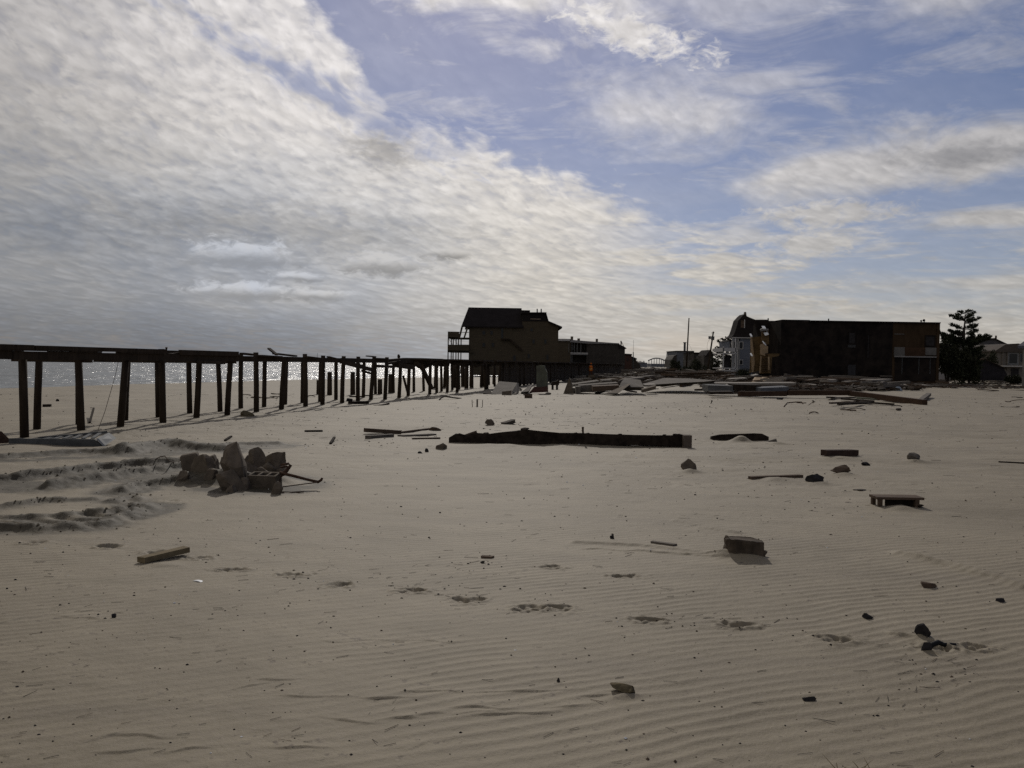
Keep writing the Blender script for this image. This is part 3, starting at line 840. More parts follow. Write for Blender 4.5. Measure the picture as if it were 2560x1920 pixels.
# --- middle distance, right
plank_px((2056, 1147), (2136, 1144), .16, .11, 'dark brown broken slab, right of the rusty sliver', 'broken_slab', mat('dark_brick', (.05, .032, .026), .9, .3, 12, .01), 'slab', lift=(.03, .02), seed=6)
rock_at(2082, 2136, 1170, 1186, 'low pointed brown shard in front of the dark brown slab', 'shard', wood_brown, 51, 'wood')
rock_at(2155, 2178, 1156, 1164, 'small black lump right of the dark brown slab', 'lump', stone_dark, 53, 'stone')
rock_at(2022, 2062, 1188, 1206, 'rounded dark stone between the long sliver and the pointed shard', 'stone', stone_dark, 55, 'stone')
plank_px((1876, 1197), (2004, 1192), .09, .05, 'long thin half-buried dark timber sliver left of the rounded stone', 'timber_sliver', wood_brown, 'timber', seed=7)
rock_at(2273, 2304, 1140, 1155, 'small square pale rock alone on the sand at right', 'rock', concrete, 57, 'rock', .62)
plank_px((2498, 1155), (2610, 1160), .05, .03, 'thin dark stick running out of the right edge', 'stick', wood_black, 'stick', seed=8)
rock_at(1706, 1748, 1152, 1178, 'pointed two-horned brown rock below the end block of the buried timber', 'rock', concrete_dark, 59, 'rock', .6)
rock_at(2138, 2170, 1222, 1226, 'flat sandy chip on open sand between the stones and the upturned frame', 'chip', concrete, 60, 'rubble')
# upturned wooden frame
d = G(2250, 1270).y
fr = thing('wooden_crate', 'small upturned wooden crate frame with an open left end, half sunk in sand', 'crate', GG(2250, 1270))
def fpx(a_, b_): return P(a_, b_, d)
MB().box(fpx(2250, 1246) + Vector((0, .10, 0)), (.58, .24, .03)).build('top_board', wood_brown, fr)
MB().box(fpx(2200, 1258) + Vector((0, .0, 0)), (.045, .05, .13)).build('leg', wood_brown, fr)
MB().box(fpx(2200, 1256) + Vector((0, .2, 0)), (.045, .05, .13)).build('leg', wood_brown, fr)
MB().box(fpx(2257, 1258) + Vector((0, .06, 0)), (.38, .03, .14)).build('side_board', wood_black, fr)
MB().box(fpx(2291, 1260) + Vector((0, .08, 0)), (.05, .22, .14)).build('end_board', wood_brown, fr)
rock_at(2288, 2312, 1264, 1272, 'dark wooden scrap sticking out at the right foot of the upturned frame', 'wood_scrap', wood_black, 61, 'wood')

# long black half-buried timber
d = G(1420, 1112).y
tb = thing('buried_timber', 'long black timber wall half buried across the sand, its left end rounded', 'timber', GG(1420, 1112))
prof = [(1122, 1094, 1114), (1138, 1085, 1117), (1170, 1088, 1117), (1190, 1082, 1116), (1225, 1084, 1115), (1255, 1080, 1114), (1290, 1078, 1113), (1312, 1073, 1113), (1345, 1077, 1112),
        (1400, 1082, 1111), (1460, 1083, 1110), (1520, 1085, 1109), (1580, 1087, 1108), (1640, 1088, 1109), (1680, 1088, 1111), (1706, 1086, 1115)]
mbt = MB(); vs = []; fs = []
for i, (px, pt, pb) in enumerate(prof):
    t = P(px, pt, d); b = P(px, pb + 5, d); dp = .16 + .10 * (px < 1320)
    j = R.uniform(-.015, .015)
    vs += [b, t + Vector((0, j, 0)), t + Vector((0, dp, -.02 + j)), b + Vector((0, dp + .05, 0))]
for i in range(len(prof) - 1):
    for k in range(4): fs.append((i * 4 + k, i * 4 + (k + 1) % 4, i * 4 + 4 + (k + 1) % 4, i * 4 + 4 + k))
fs.append((0, 1, 2, 3)); fs.append(tuple((len(prof) - 1) * 4 + k for k in (3, 2, 1, 0)))
mbt.raw(vs, fs).build('wale', wood_black, tb)
MB().box(P(1717, 1103, d - .06), (.17, .22, .26)).build('end_block', mat('sandy_end_grain', (.12, .095, .075), .9, .2, 9, .004), tb)
MB().tube([P(1458, 1090, d + .05), P(1457, 1076, d + .05), P(1457, 1067, d + .05)], [.022, .022, .026], 7).build('stake', wood_brown, tb)
MB().bar(P(1160, 1090, d + .1), P(1192, 1079, d + .12), .07, .05).build('loose_strip', wood_brown, tb)
for k, (px, s_) in enumerate(((1150, .10), (1215, .08), (1312, .12), (1440, .06), (1470, .05), (1550, .06), (1660, .07), (1690, .09), (1700, .06))):
    pt = np.interp(px, [q[0] for q in prof], [q[1] for q in prof])
    rock_mb(P(px, pt, d + .05), (s_ * 1.6, s_, s_ * .6), 300 + k).build('sand_clod', wood_black, tb)
d = G(1850, 1102).y
prof = [(1780, 1090, 1097), (1800, 1086, 1101), (1830, 1085, 1099), (1860, 1084, 1096), (1885, 1083, 1099), (1905, 1084, 1103), (1922, 1092, 1104)]
mbt = MB(); vs = []; fs = []
for i, (px, pt, pb) in enumerate(prof):
    t = P(px, pt, d); b = P(px, pb + 2, d)
    vs += [b, t, t + Vector((0, .16, -.02)), b + Vector((0, .2, -.02))]
for i in range(len(prof) - 1):
    for k in range(4): fs.append((i * 4 + k, i * 4 + (k + 1) % 4, i * 4 + 4 + (k + 1) % 4, i * 4 + 4 + k))
fs.append((0, 1, 2, 3)); fs.append(tuple((len(prof) - 1) * 4 + k for k in (3, 2, 1, 0)))
single(mbt.raw(vs, fs), 'timber_stump', wood_black, 'shorter black timber arching out of the sand right of the long buried one', 'timber', GG(1850, 1102))
a_, b_, c_ = P(1903, 1108, d - .3), P(1945, 1112, d - .3), P(1941, 1097, d - .3)
single(MB().prism([a_, b_, c_], (0.02, .12, 0)), 'wedge', concrete, 'small pale wedge at the right end of the arching timber', 'wedge', GG(1925, 1112))
rock_at(1088, 1116, 1106, 1121, 'square dark rock just left of the long buried timber', 'rock', concrete_dark, 71, 'rock', .62)
rock_at(1062, 1072, 1119, 1128, 'small upright dark chip left of the square rock', 'chip', stone_dark, 72, 'rubble')
rock_at(1044, 1056, 1126, 1131, 'flat small dark chip nearest left of the square rock', 'chip', stone_dark, 73, 'rubble')
rock_at(1212, 1236, 1048, 1063, 'pyramid-shaped dark rock behind the left end of the buried timber', 'rock', concrete_dark, 74, 'rock', .62, sink=.1)
rock_at(1252, 1288, 1049, 1061, 'low wide tan rock behind the buried timber', 'rock', concrete, 75, 'rock')
# planks left of it
plank_px((911, 1086), (1000, 1084), .10, .09, 'long dark plank with an upturned left end left of the buried timber', 'plank', wood_brown, seed=11, lift=(.06, .0))
plank_px((995, 1084), (1075, 1073), .08, .05, 'thin dark plank running on behind the upturned one', 'plank', wood_brown, seed=12)
rock_at(1072, 1102, 1067, 1076, 'low brown crumpled scrap at the far end of the thin plank', 'scrap', wood_brown, 76, 'scrap')
plank_px((920, 1096), (982, 1091), .14, .08, 'short grey-blue board lying before the upturned plank', 'board', wood_grey, 'board', seed=13)
plank_px((1002, 1090), (1085, 1086), .16, .035, 'flat sand-coloured board half covered by sand', 'board', wood_grey, 'board', seed=14)
plank_px((1030, 1098), (1097, 1095), .07, .04, 'lowest thin dark strip of the planks left of the buried timber', 'strip', wood_brown, 'board', seed=15)
plank_px((762, 1079), (808, 1079), .09, .05, 'short straight dark board lying alone behind the rubble heap', 'board', wood_black, 'board', seed=16)
plank_px((563, 1102), (578, 1095), .05, .04, 'short dark stick lying between boardwalk and rubble heap', 'stick', wood_black, 'stick', seed=17)
plank_px((826, 1109), (836, 1099), .05, .04, 'short dark stick tilted up right of the rubble heap', 'stick', wood_black, 'stick', seed=18, lift=(0, .06))
plank_px((105, 1014), (130, 1014), .18, .10, 'dark log on the seaward sand behind the second pile', 'log', wood_black, 'log', seed=19)
rock_at(138, 146, 994, 1000, 'small dark lump on the seaward sand between the first piles', 'lump', stone_dark, 77, 'stone')
plank_px((224, 1060), (234, 1043), .05, .05, 'dark stub of a stick leaning beside the third pile', 'stick', wood_black, 'stick', lift=(0, .22), seed=20)
plank_px((875, 1010), (921, 1009), .18, .12, 'black beam lying at the foot of the middle piles', 'beam', wood_black, 'beam', seed=21)
rock_at(864, 880, 996, 1004, 'dark lump on the sand behind the black beam', 'lump', stone_dark, 78, 'stone')
rock_at(598, 632, 1027, 1042, 'brown tangle of dried weed below the boardwalk piles', 'seaweed_tangle', mat('dry_weed', (.12, .095, .055)), 79, 'seaweed', .2)

# --- rubble heap on the left
rub = 'rubble heap thrown up by the tracks'
rock_at(535, 607, 1112, 1222, 'tallest standing concrete boulder of the rubble heap', 'boulder', concrete_dark, 101, 'boulder', .55, .40, rub, .10, sub=3)
rock_at(612, 670, 1122, 1192, 'round-topped boulder at the back of the rubble heap', 'boulder', concrete_dark, 102, 'boulder', .45, .26, rub, .1, sub=3)
rock_at(658, 707, 1139, 1202, 'rounded boulder at the right of the rubble heap beside the rods', 'boulder', concrete_dark, 103, 'boulder', .4, .26, rub, .1, sub=3)
def slab_box(px0, px1, pt, pb, depth, rot, label, name, m_, group=None, cat='slab'):
    b = G((px0 + px1) / 2, pb); d_ = b.y
    w = (px1 - px0) / F * d_; h = (pb - pt) / F * d_
    z0 = hzf(b.x, b.y) if d_ < 40 else hz(b.x, b.y)
    rm = Matrix.Rotation(rot[2], 3, 'Z') @ Matrix.Rotation(rot[0], 3, 'X') @ Matrix.Rotation(rot[1], 3, 'Y')
    mb = MB().box((b.x, b.y + depth * .5, z0 + h * .45), (w, depth, h), rm)
    o = single(mb, name, m_, label, cat, (b.x, b.y, z0), group)
    bv = o.modifiers.new('bevel', 'BEVEL'); bv.width = min(w, h, depth) * .08; bv.segments = 1
    return o
slab_box(450, 492, 1135, 1196, .22, (0, -.18, .25), 'upright rough block at the left end of the rubble heap', 'block', concrete_dark, rub, 'block')
slab_box(478, 540, 1146, 1176, .14, (.1, -.42, .1), 'tilted concrete slab leaning up between block and tallest boulder', 'slab', concrete_dark, rub)
rock_at(466, 530, 1160, 1208, 'low wedge-shaped chunk at the front left of the rubble heap', 'chunk', concrete_dark, 104, 'rubble', .6, .3, rub, .2)
rock_at(540, 612, 1178, 1228, 'broad chunk at the foot of the tallest boulder', 'chunk', concrete_dark, 105, 'rubble', .5, .3, rub, .2)
rock_at(600, 660, 1158, 1196, 'sandy chunk in the middle of the rubble heap behind the hollow block', 'chunk', concrete_dark, 106, 'rubble', .5, .3, rub, .2)
rock_at(645, 700, 1170, 1204, 'chunk under the rounded boulder in the rubble heap', 'chunk', concrete_dark, 107, 'rubble', .5, .25, rub, .2)
rock_at(676, 706, 1205, 1236, 'small broken lump under the twisted rods', 'lump', concrete_dark, 108, 'rubble', .5, .12, rub, .2)
for k, (a_, b_, c_, d_, lab) in enumerate(((442, 470, 1186, 1212, 'outermost left chunk of the rubble heap'), (505, 540, 1186, 1214, 'chunk between the low wedge and the tallest boulder'), (590, 622, 1196, 1226, 'chunk left of the hollow block'),
        (602, 626, 1140, 1180, 'narrow chunk right behind the tallest boulder'), (636, 668, 1196, 1214, 'flat chunk on sand behind the hollow block'), (690, 716, 1186, 1206, 'outermost right chunk of the rubble heap'), (560, 590, 1214, 1232, 'small chunk before the tallest boulder'), (520, 548, 1150, 1190, 'thin slab chunk leaning left on the tallest boulder'))):
    rock_at(a_, b_, c_, d_, lab, 'chunk', concrete_dark, 140 + k, 'rubble', .5, .2, rub, .25)
# hollow concrete block with cells on top
d = G(655, 1224).y
hb = thing('hollow_block', 'hollow concrete masonry block with open cells on top, front of the rubble heap', 'block', GG(655, 1224), rub)
hx = G(655, 1224).x; z0 = hzf(hx, d)
rm = Matrix.Rotation(-.12, 3, 'Z') @ Matrix.Rotation(.14, 3, 'X')
def hbx(c, s_): return MB().box(rm @ Vector(c) + Vector((hx, d + .14, z0 + .085)), s_, rm)
for yy in (-.09, .09): hbx((0, yy, 0), (.38, .03, .19)).build('face_shell', concrete_dark, hb)
for xx in (-.175, -.06, .06, .175): hbx((xx, 0, 0), (.028, .148, .19)).build('web', concrete_dark, hb)
# twisted rods
rd = thing('twisted_rods', 'tangle of bent rusty rods reaching right out of the rubble heap', 'rods', GG(700, 1230), rub)
def gz(px, py, z): return G(px, py, z)
d = 11.55
MB().tube([P(688, 1238, d), P(692, 1215, d), P(697, 1192, d + .1), P(715, 1178, d + .1), P(727, 1163, d + .1), P(722, 1159, d + .1), P(702, 1162, d + .1)], [.03, .034, .035, .025, .02, .018, .016], 8).build('rod', rust, rd, True)
MB().tube([P(700, 1182, d + .1), P(735, 1190, d), P(765, 1198, d), P(795, 1205, d), P(803, 1200, d), P(806, 1195, d)], [.022, .020, .018, .02, .018, .014], 8).build('rod', rust, rd, True)
MB().tube([P(700, 1218, d - .3), P(745, 1212, d - .2), P(792, 1206, d - .05)], [.007, .007, .007], 6).build('rod', rust, rd, True)
MB().tube([P(684, 1240, d - .1), P(700, 1232, d - .3), P(720, 1232, d - .3), P(760, 1230, d - .35)], [.018, .016, .012, .006], 6).build('rod', rust, rd, True)
MB().tube([P(702, 1168, d + .15), P(716, 1166, d + .1), P(726, 1170, d + .1)], [.014, .014, .02], 6).build('rod', rust, rd, True)
# thin twigs at the left of the heap
single(MB().tube([G(385, 1150, .02), P(400, 1142, 13.2), P(412, 1140, 13.2), P(422, 1152, 13.0), G(440, 1158, .02)], .008, 5), 'twig', wood_brown, 'thin arched twig on the sand left of the rubble heap', 'twig', GG(412, 1150))

# fallen slatted metal panel at the left
d0 = 16.9
pn = thing('slatted_panel', 'fallen dark grey louvred metal panel with a pale end plate, lying by the first pile', 'panel', GG(140, 1115))
MB().prism([P(22, 1118, d0), P(255, 1116, d0 - .25), P(236, 1098, d0 - .25), P(22, 1096, d0)], (0, .05, 0)).build('side_panel', metal_grey, pn)
MB().prism([P(240, 1097, d0 - .28), P(258, 1116, d0 - .28), P(286, 1097, d0 + .25), P(268, 1083, d0 + .4)], (.02, .04, .01)).build('end_plate', metal_pale, pn)
MB().bar(P(96, 1096, d0 + .55), P(268, 1080, d0 + 1.25), .05, .05).build('rail', metal_grey, pn)
for k in range(6):
    a_ = P(112 + k * 24, 1097 - k * .3, d0 + .06); b_ = P(130 + k * 24, 1094 - k * 2.2, d0 + .62 + k * .09)
    MB().bar(a_, b_, .07, .02).build('slat', metal_grey, pn)
rock_at(-30, 11, 1079, 1108, 'brown rusty drum-like lump cut off by the left edge', 'lump', rust, 110, 'lump', .4)

# --- far middle: small things on the sand in front of the wreckage
d = G(1193, 1018).y
ws = thing('wire_stand', 'small bare wire stand with a wooden slat in its middle, standing alone on sand', 'stand', GG(1193, 1018))
for px in (1181, 1206):
    MB().tube([P(px, 1018, d), P(px - 1 if px < 1190 else px + .6, 1000, d)], .012, 6).build('upright', rust, ws)
MB().tube([P(1181, 1018, d), P(1206, 1018, d)], .012, 6).build('cross_wire', rust, ws)
MB().tube([P(1181, 1018, d + .3), P(1206, 1018, d + .3)], .012, 6).build('cross_wire', rust, ws)
MB().box(P(1193, 1009, d + .1), (.06, .03, .34)).build('slat', wood_grey, ws)
a = G(1098, 1000)
single(MB().tube([G(1098, 1000, .02), P(1104, 994, a.y + .3), P(1112, 991, a.y + .6), P(1125, 993, a.y + .6), P(1140, 995, a.y + .8), G(1153, 996, .03)], .03, 7), 'pipe', wood_black, 'thin dark curved pipe lying on sand before the boardwalk', 'pipe', a, None, True)
bx = thing('wooden_box', 'small brown slatted box alone on sand below the tilted pale slab', 'box', GG(1320, 996))
d = G(1320, 996).y
for k in range(3): MB().box(P(1321, 989 + k * 3.2, d), (.38, .03, .075)).build('slat', wood_brown, bx)
MB().box(P(1321, 991, d + .2), (.38, .03, .24)).build('back_panel', wood_brown, bx)
for s_ in (1313.5, 1328.5): MB().box(P(s_, 991, d + .1), (.03, .17, .24)).build('end_panel', wood_brown, bx)
MB().bar(P(1308, 987, d), P(1315, 987, d), .03, .05).build('nailed_strip', wood_brown, bx)
single(MB().tube([G(1774, 1018, 0), P(1776, 1012, 39.4), P(1779, 1005, 39.4), P(1780, 1001, 39.4)], [.02, .02, .02, .05], 7), 'bent_stake', wood_black, 'thin bent stake with a knob standing in sand before the wreckage', 'stake', GG(1774, 1018), None, True)
single(MB().tube([G(1960, 1017, 0), P(1968, 1007, 41), P(1990, 1005, 41), P(2004, 1005, 41), P(2014, 1018, 40.5)], .025, 6), 'bent_rod', rust, 'thin bent rod arching over the sand below the long brown beam', 'rod', GG(1960, 1017), None, True)
single(MB().tube([G(2020, 1014, .02), P(2028, 1008, 42), P(2038, 1004, 42)], .02, 6), 'stick', rust, 'short thin stick right of the arched rod below the long brown beam', 'stick', GG(2020, 1014))
rock_at(1944, 1962, 993, 999, 'small dark pointed scrap left above the arched rod', 'scrap', stone_dark, 120, 'scrap')

# pale slab tilted like a roof
def slabpoly(pxs, d_, off, label, name, m_, cat='slab', group=None):
    poly = [P(a_, b_, dd) for (a_, b_, dd) in [(q[0], q[1], d_ if len(q) < 3 else q[2]) for q in pxs]]
    c_ = sum(poly, Vector()) / len(poly)
    return single(MB().prism(poly, off), name, m_, label, cat, (c_.x, c_.y, 0), group)
slabpoly([(1228, 984, 48.5), (1258, 988, 48), (1291, 984, 48), (1293, 957, 52), (1248, 953, 53), (1238, 966, 51)], 0, (0, .3, -.12), 'wide pale grey slab tilted like a low roof before the boardwalk', 'tilted_slab', concrete)
slabpoly([(1255, 979, 47.6), (1279, 976, 47.6), (1279, 990, 47.5), (1254, 991, 47.5)], 0, (0, .25, 0), 'dark end block under the front edge of the tilted pale slab', 'block', concrete_dark, 'block')
slabpoly([(1280, 978, 48.2), (1293, 958, 50), (1293, 983, 48.6), (1281, 987, 48)], 0, (.1, .5, 0), 'grey side slab propping the right end of the tilted pale slab', 'slab', concrete)
slabpoly([(1302, 981, 50), (1328, 961, 53), (1331, 962, 53), (1322, 978, 50.5)], 0, (0, .25, -.1), 'narrow grey slab propped up left of the standing green-grey panel', 'slab', concrete)
slabpoly([(1294, 966, 51), (1306, 974, 50), (1303, 979, 50), (1292, 976, 50)], 0, (0, .4, 0), 'small grey lump slab right of the tilted pale slab', 'slab', concrete)
slabpoly([(1206, 977, 50), (1226, 977, 50), (1230, 985, 49), (1208, 983, 49)], 0, (0, .5, 0), 'dark flat board left of the tilted pale slab', 'board', wood_black, 'board')
# standing panel with moss
moss = mat('mossy_grey_panel', (.100, .094, .078), .9, .3, 2.2, .004, col2=(.098, .104, .074))
slabpoly([(1341, 974), (1369, 974), (1367, 930), (1363, 922), (1361, 914), (1350, 913), (1341, 914)], 50.5, (.05, .35, 0), 'tall upright grey-green panel standing before the boardwalk', 'standing_panel', moss, 'panel')
slabpoly([(1323, 982, 50), (1371, 980, 50), (1369, 966, 50.2), (1352, 968, 50.2), (1336, 967, 50.2)], 0, (0, .5, 0), 'low reddish-brown heap at the foot of the standing panel', 'cloth_heap', rag, 'heap')
rock_at(1362, 1378, 981, 987, 'small grey lump right of the standing panel foot', 'lump', concrete, 121, 'rubble')
# little dark table
d = 58.0
tbk = thing('small_table', 'small dark table with two stout legs right of the standing panel', 'table', GG(1388, 973))
MB().prism([P(1377, 963, d), P(1379, 955, d), P(1392, 953, d), P(1396, 949, d), (P(1399, 956, d)), P(1397, 963, d)], (0, .45, 0)).build('top', wood_black, tbk)
for px in (1381.5, 1392.5):
    MB().box(P(px, 968, d + .15), (.14, .2, .32)).build('leg', wood_black, tbk)
# pointed standing slab
slabpoly([(1408, 985), (1434, 985), (1430, 966), (1427, 950), (1423, 944), (1418, 958)], 51, (.05, .28, 0), 'pointed cone-shaped slab standing upright left of the stacked slabs', 'pointed_slab', concrete_dark, 'slab')
rock_at(1430, 1440, 968, 982, 'small pale lump leaning on the right of the pointed slab', 'lump', concrete, 122, 'rubble')

# --- heap of stacked slabs and the wreckage before the buildings (named pieces first)
sg = 'slabs of the broken concrete heap'
def flat(px0, py0, px1, py1, thick, depth, label, name='slab', m_=concrete, cat='slab', group=sg, dd=None, tilt=0.0):
    """long flat piece whose top edge runs between two pixels; dd its distance"""
    a_ = P(px0, py0, dd); b_ = P(px1, py1, dd + tilt)
    n = Vector((0, 1, 0.0))
    poly = [a_, b_, b_ + Vector((0, depth, .04)), a_ + Vector((0, depth, .04))]
    c_ = sum(poly, Vector()) / 4
    return single(MB().prism(poly, (0, 0, -thick)), name, m_, label, cat, (c_.x, c_.y, 0), group)
D0 = 52.0
flat(1433, 961, 1498, 952, .12, 1.6, 'upper left dark-edged slab of the concrete heap', dd=D0 + 3)
flat(1448, 964, 1545, 957, .42, 1.2, 'thick slab forming the left front of the concrete heap', dd=D0)
flat(1482, 966, 1548, 963, .30, .9, 'brown-sided slab in the front middle of the concrete heap', m_=wood_brown, dd=D0 - 1)
slabpoly([(1548, 967, 51), (1610, 968, 51), (1601, 950, 53), (1563, 944, 54), (1553, 955, 52)], 0, (0, .4, -.2), 'large bare grey slab tilted up in the middle of the concrete heap', 'slab', concrete, 'slab', sg)
slabpoly([(1514, 984, 49), (1545, 983, 49), (1577, 960, 51), (1574, 958, 51.3), (1540, 972, 50.5)], 0, (0, .35, -.05), 'dark narrow slab propped diagonally at the front of the concrete heap', 'slab', concrete_dark, 'slab', sg)
slabpoly([(1544, 952, 53), (1562, 943, 56), (1572, 945, 56), (1548, 962, 53)], 0, (0, .3, -.1), 'dark underside slab left of the large bare slab', 'slab', concrete_dark, 'slab', sg)
flat(1440, 967, 1452, 967, .45, .8, 'pale square end block at the left of the concrete heap', 'block', concrete, 'block', dd=D0 - .4)
flat(1505, 951, 1530, 950, .14, 1.5, 'pale top slab above the thick left slab of the heap', dd=D0 + 4)
slabpoly([(1609, 959, 55), (1640, 961, 54), (1700, 957, 54), (1760, 954, 54), (1790, 951, 55), (1720, 946, 58), (1660, 945, 58)], 0, (0, .5, -.15), 'broad humped grey slab between the heap and the flat wreckage', 'slab', concrete, 'slab', sg)
flat(1612, 962, 1640, 961, .12, 1.0, 'pale flat board right under the large bare slab', 'board', wood_pale, 'board', None, 52)
flat(1606, 974, 1640, 965, .18, .5, 'small dark slab lying alone right of the concrete heap', m_=concrete_dark, dd=50)
plank_px((1608, 978), (1644, 976), .15, .05, 'thin dark strip on the sand right of the concrete heap', 'strip', wood_black, 'board', seed=31)
plank_px((1655, 975), (1698, 972), .22, .22, 'left of two red-brown timbers lying end to end on the sand', 'timber', wood_rust, 'timber', lift=(.1, .1), seed=32)
plank_px((1702, 975), (1755, 968), .22, .22, 'right of two red-brown timbers lying end to end on the sand', 'timber', wood_rust, 'timber', lift=(.06, .16), seed=33)
plank_px((1490, 983), (1510, 980), .14, .12, 'short dark block in front of the brown-sided slab', 'block', wood_black, 'block', seed=34)
plank_px((1565, 977), (1590, 982), .14, .10, 'short dark beam end right of the diagonal slab', 'beam', wood_black, 'beam', seed=35)
plank_px((1463, 980), (1483, 979), .14, .08, 'short dark board in front of the thick left slab', 'board', wood_black, 'board', seed=36)
plank_px((1737, 980), (1757, 980), .16, .12, 'small dark red block lying before the grey boards', 'block', wood_rust, 'block', seed=37)
# grey boarded platform pieces before the blue house
flat(1770, 963, 1835, 965, .40, 1.5, 'grey upright boarded panel piece at the left of the flat wreckage', 'panel', mat('grey_boards', (.10, .10, .098), .88, .35, 4, .004, stretch=(1, 1, 6)), 'panel', None, 51)
flat(1833, 961, 1902, 963, .34, 1.2, 'dark hollow box section beside the grey boarded panel', 'box', wood_black, 'box', None, 51)
flat(1770, 958, 1990, 957, .10, .9, 'long pale plank along the top of the flat wreckage', 'plank', wood_pale, 'plank', None, 55, 1.0)
flat(1776, 980, 1832, 979, .12, .8, 'long dark plank on the sand below the grey panel', 'plank', wood_black, 'plank', None, 48)
flat(1902, 970, 1972, 967, .28, 1.2, 'blue-grey upright sheet behind the long brown beam', 'sheet', mat('blue_grey_sheet', (.085, .09, .10), .8, .25, 3), 'sheet', None, 50)
# the long brown beams
def beam3(pp, w, h, label):
    pth = [P(a_, b_, d_) for a_, b_, d_ in pp]; mb = MB()
    for i in range(len(pth) - 1): mb.bar(pth[i], pth[i + 1], w, h)
    return single(mb, 'long_beam', wood_rust, label, 'beam', (pth[0].x, pth[0].y, 0))
beam3([(1848, 984.5, 49), (1964, 984, 50)], .28, .28, 'left length of the long reddish-brown beam with its tapered left end')
beam3([(1968, 982, 50), (2128, 981.5, 50)], .28, .30, 'straight middle length of the long reddish-brown beam')
beam3([(2126, 983, 50), (2312, 1007, 42.5)], .27, .29, 'right length of the long reddish-brown beam slanting down to the sand')
plank_px((1800, 986), (1850, 985), .18, .10, 'thin tapered sliver at the left tip of the long brown beam', 'sliver', wood_brown, 'wood', seed=41)
plank_px((2300, 1006), (2322, 995), .26, .16, 'grey split board propped on the right end of the slanting beam', 'board', wood_grey, 'board', lift=(0, .15), seed=42)
for k, (a_, b_, w_, lab) in enumerate((((2080, 998), (2150, 996), .2, 'uppermost grey plank of the loose stack under the slanting beam'), ((2105, 1002), (2180, 1006), .22, 'broad grey plank slanting in the loose stack under the beam'),
        ((2075, 1016), (2160, 1008), .12, 'thin dark plank pointing left out of the loose stack'), ((2096, 1021), (2180, 1012), .14, 'lowest thin plank of the loose stack'),
        ((2140, 1010), (2233, 1015), .24, 'dark plank running right out of the loose stack'), ((2140, 1000), (2195, 1002), .4, 'mossy board lying across the loose stack'), ((2072, 1000), (2085, 996), .3, 'short dark block at the left of the loose stack'))):
    plank_px(a_, b_, w_, .08, lab, 'plank', (wood_grey, wood_black, wood_brown, wood_black, wood_black, moss, wood_black)[k], seed=50 + k, lift=(.05 + .03 * k % .1, .04))
flat(2254, 962, 2327, 963, .08, 1.6, 'long pale flat board before the right end of the dark building', 'board', wood_pale, 'board', None, 74)
flat(2255, 966, 2330, 966, .5, 1.2, 'dark low platform under the long pale board', 'platform', wood_black, 'platform', None, 73.5)
flat(2150, 965, 2200, 965, .06, 1.0, 'pale narrow board left of the long pale board', 'board', wood_pale, 'board', None, 72)
slabpoly([(1882, 955, 70), (1910, 956, 70), (1908, 944, 72), (1890, 943, 72)], 0, (0, .4, 0), 'tan curled sheet leaning below the torn brown wall', 'sheet', ply, 'sheet')
slabpoly([(1911, 953, 69), (1934, 952, 69), (1929, 940, 71), (1908, 942, 71)], 0, (0, .4, 0), 'pale plywood sheet leaning right of the tan curled sheet', 'sheet', ply, 'sheet')
flat(1826, 947, 1868, 945, .07, 1.0, 'bright thin board lying left of the torn brown wall', 'board', wood_pale, 'board', None, 72)
flat(1882, 939, 1896, 936, .06, .8, 'small bright board on top of the wreckage at the torn wall', 'board', wood_pale, 'board', None, 74)
slabpoly([(1812, 967, 52), (1823, 971, 52), (1834, 961, 53), (1817, 960, 53)], 0, (0, .2, 0), 'pale crumpled sheet between grey panel and hollow box', 'sheet', wood_pale, 'sheet')
rock_at(2240, 2258, 973, 984, 'small pale blue-grey bundle before the low platform', 'bundle', mat('pale_blue_plastic', (.30, .34, .38), .6, .2, 8), 130, 'bundle')
rock_at(1744, 1757, 918, 929, 'bright pink crumpled bag below the shrubs', 'bag', mat('pink_plastic', (.42, .12, .34), .6, .2, 8), 131, 'bag', depth=.5)
rock_at(1803, 1810, 926, 935, 'small pale green scrap left below the blue house porch', 'scrap', mat('pale_green_plastic', (.35, .42, .30), .6, .2, 8), 132, 'scrap', depth=.4)
rock_at(1650, 1658, 921, 929, 'small yellow-green scrap in the far wreckage', 'scrap', mat('yellow_green_plastic', (.38, .40, .08), .6, .2, 8), 133, 'scrap', depth=.5)

# random planks and slabs that fill the wreckage; alike pieces of one stretch share a label
def zone(n, px0, px1, py0, py1, lift, L, wid, mats, what, group, seed, thick=(.04, .12)):
    rr = random.Random(seed)
    for k in range(n):
        px = rr.uniform(px0, px1); f = rr.random(); py = py0 + (py1 - py0) * f
        c_ = G(px, py); c_.z = hz(c_.x, c_.y) + rr.uniform(0.02, lift)
        yaw = rr.gauss(0, .45) if rr.random() < .75 else rr.uniform(-1.5, 1.5)
        ln = rr.uniform(*L); dv = Vector((math.cos(yaw), math.sin(yaw), rr.gauss(0, .045))) * ln / 2
        mi = rr.randrange(len(mats)); mname, m_ = mats[mi]
        w = rr.uniform(*wid); t = rr.uniform(*thick)
        mb = plank_mb(c_ - dv, c_ + dv, w, t, rr.uniform(-.04, .06), 4, rr.random())
        what_ = what + (' at its left', ' in its middle', ' at its right')[min(2, int(3 * (px - px0) / (px1 - px0)))] if n > 20 else what
        big = 'long' if ln > (L[0] + L[1]) / 2 else 'short'
        single(mb, 'plank' if w < .5 else 'slab', m_, f'{big} {mname} {"plank" if w < .5 else "slab"} {what_}', 'plank' if w < .5 else 'slab', c_, f'{big} {mname} pieces {group}')
GM = [('grey weathered', wood_grey), ('dark', wood_dark), ('brown', wood_brown), ('pale', wood_pale), ('grey weathered', wood_grey), ('brown', wood_brown)]
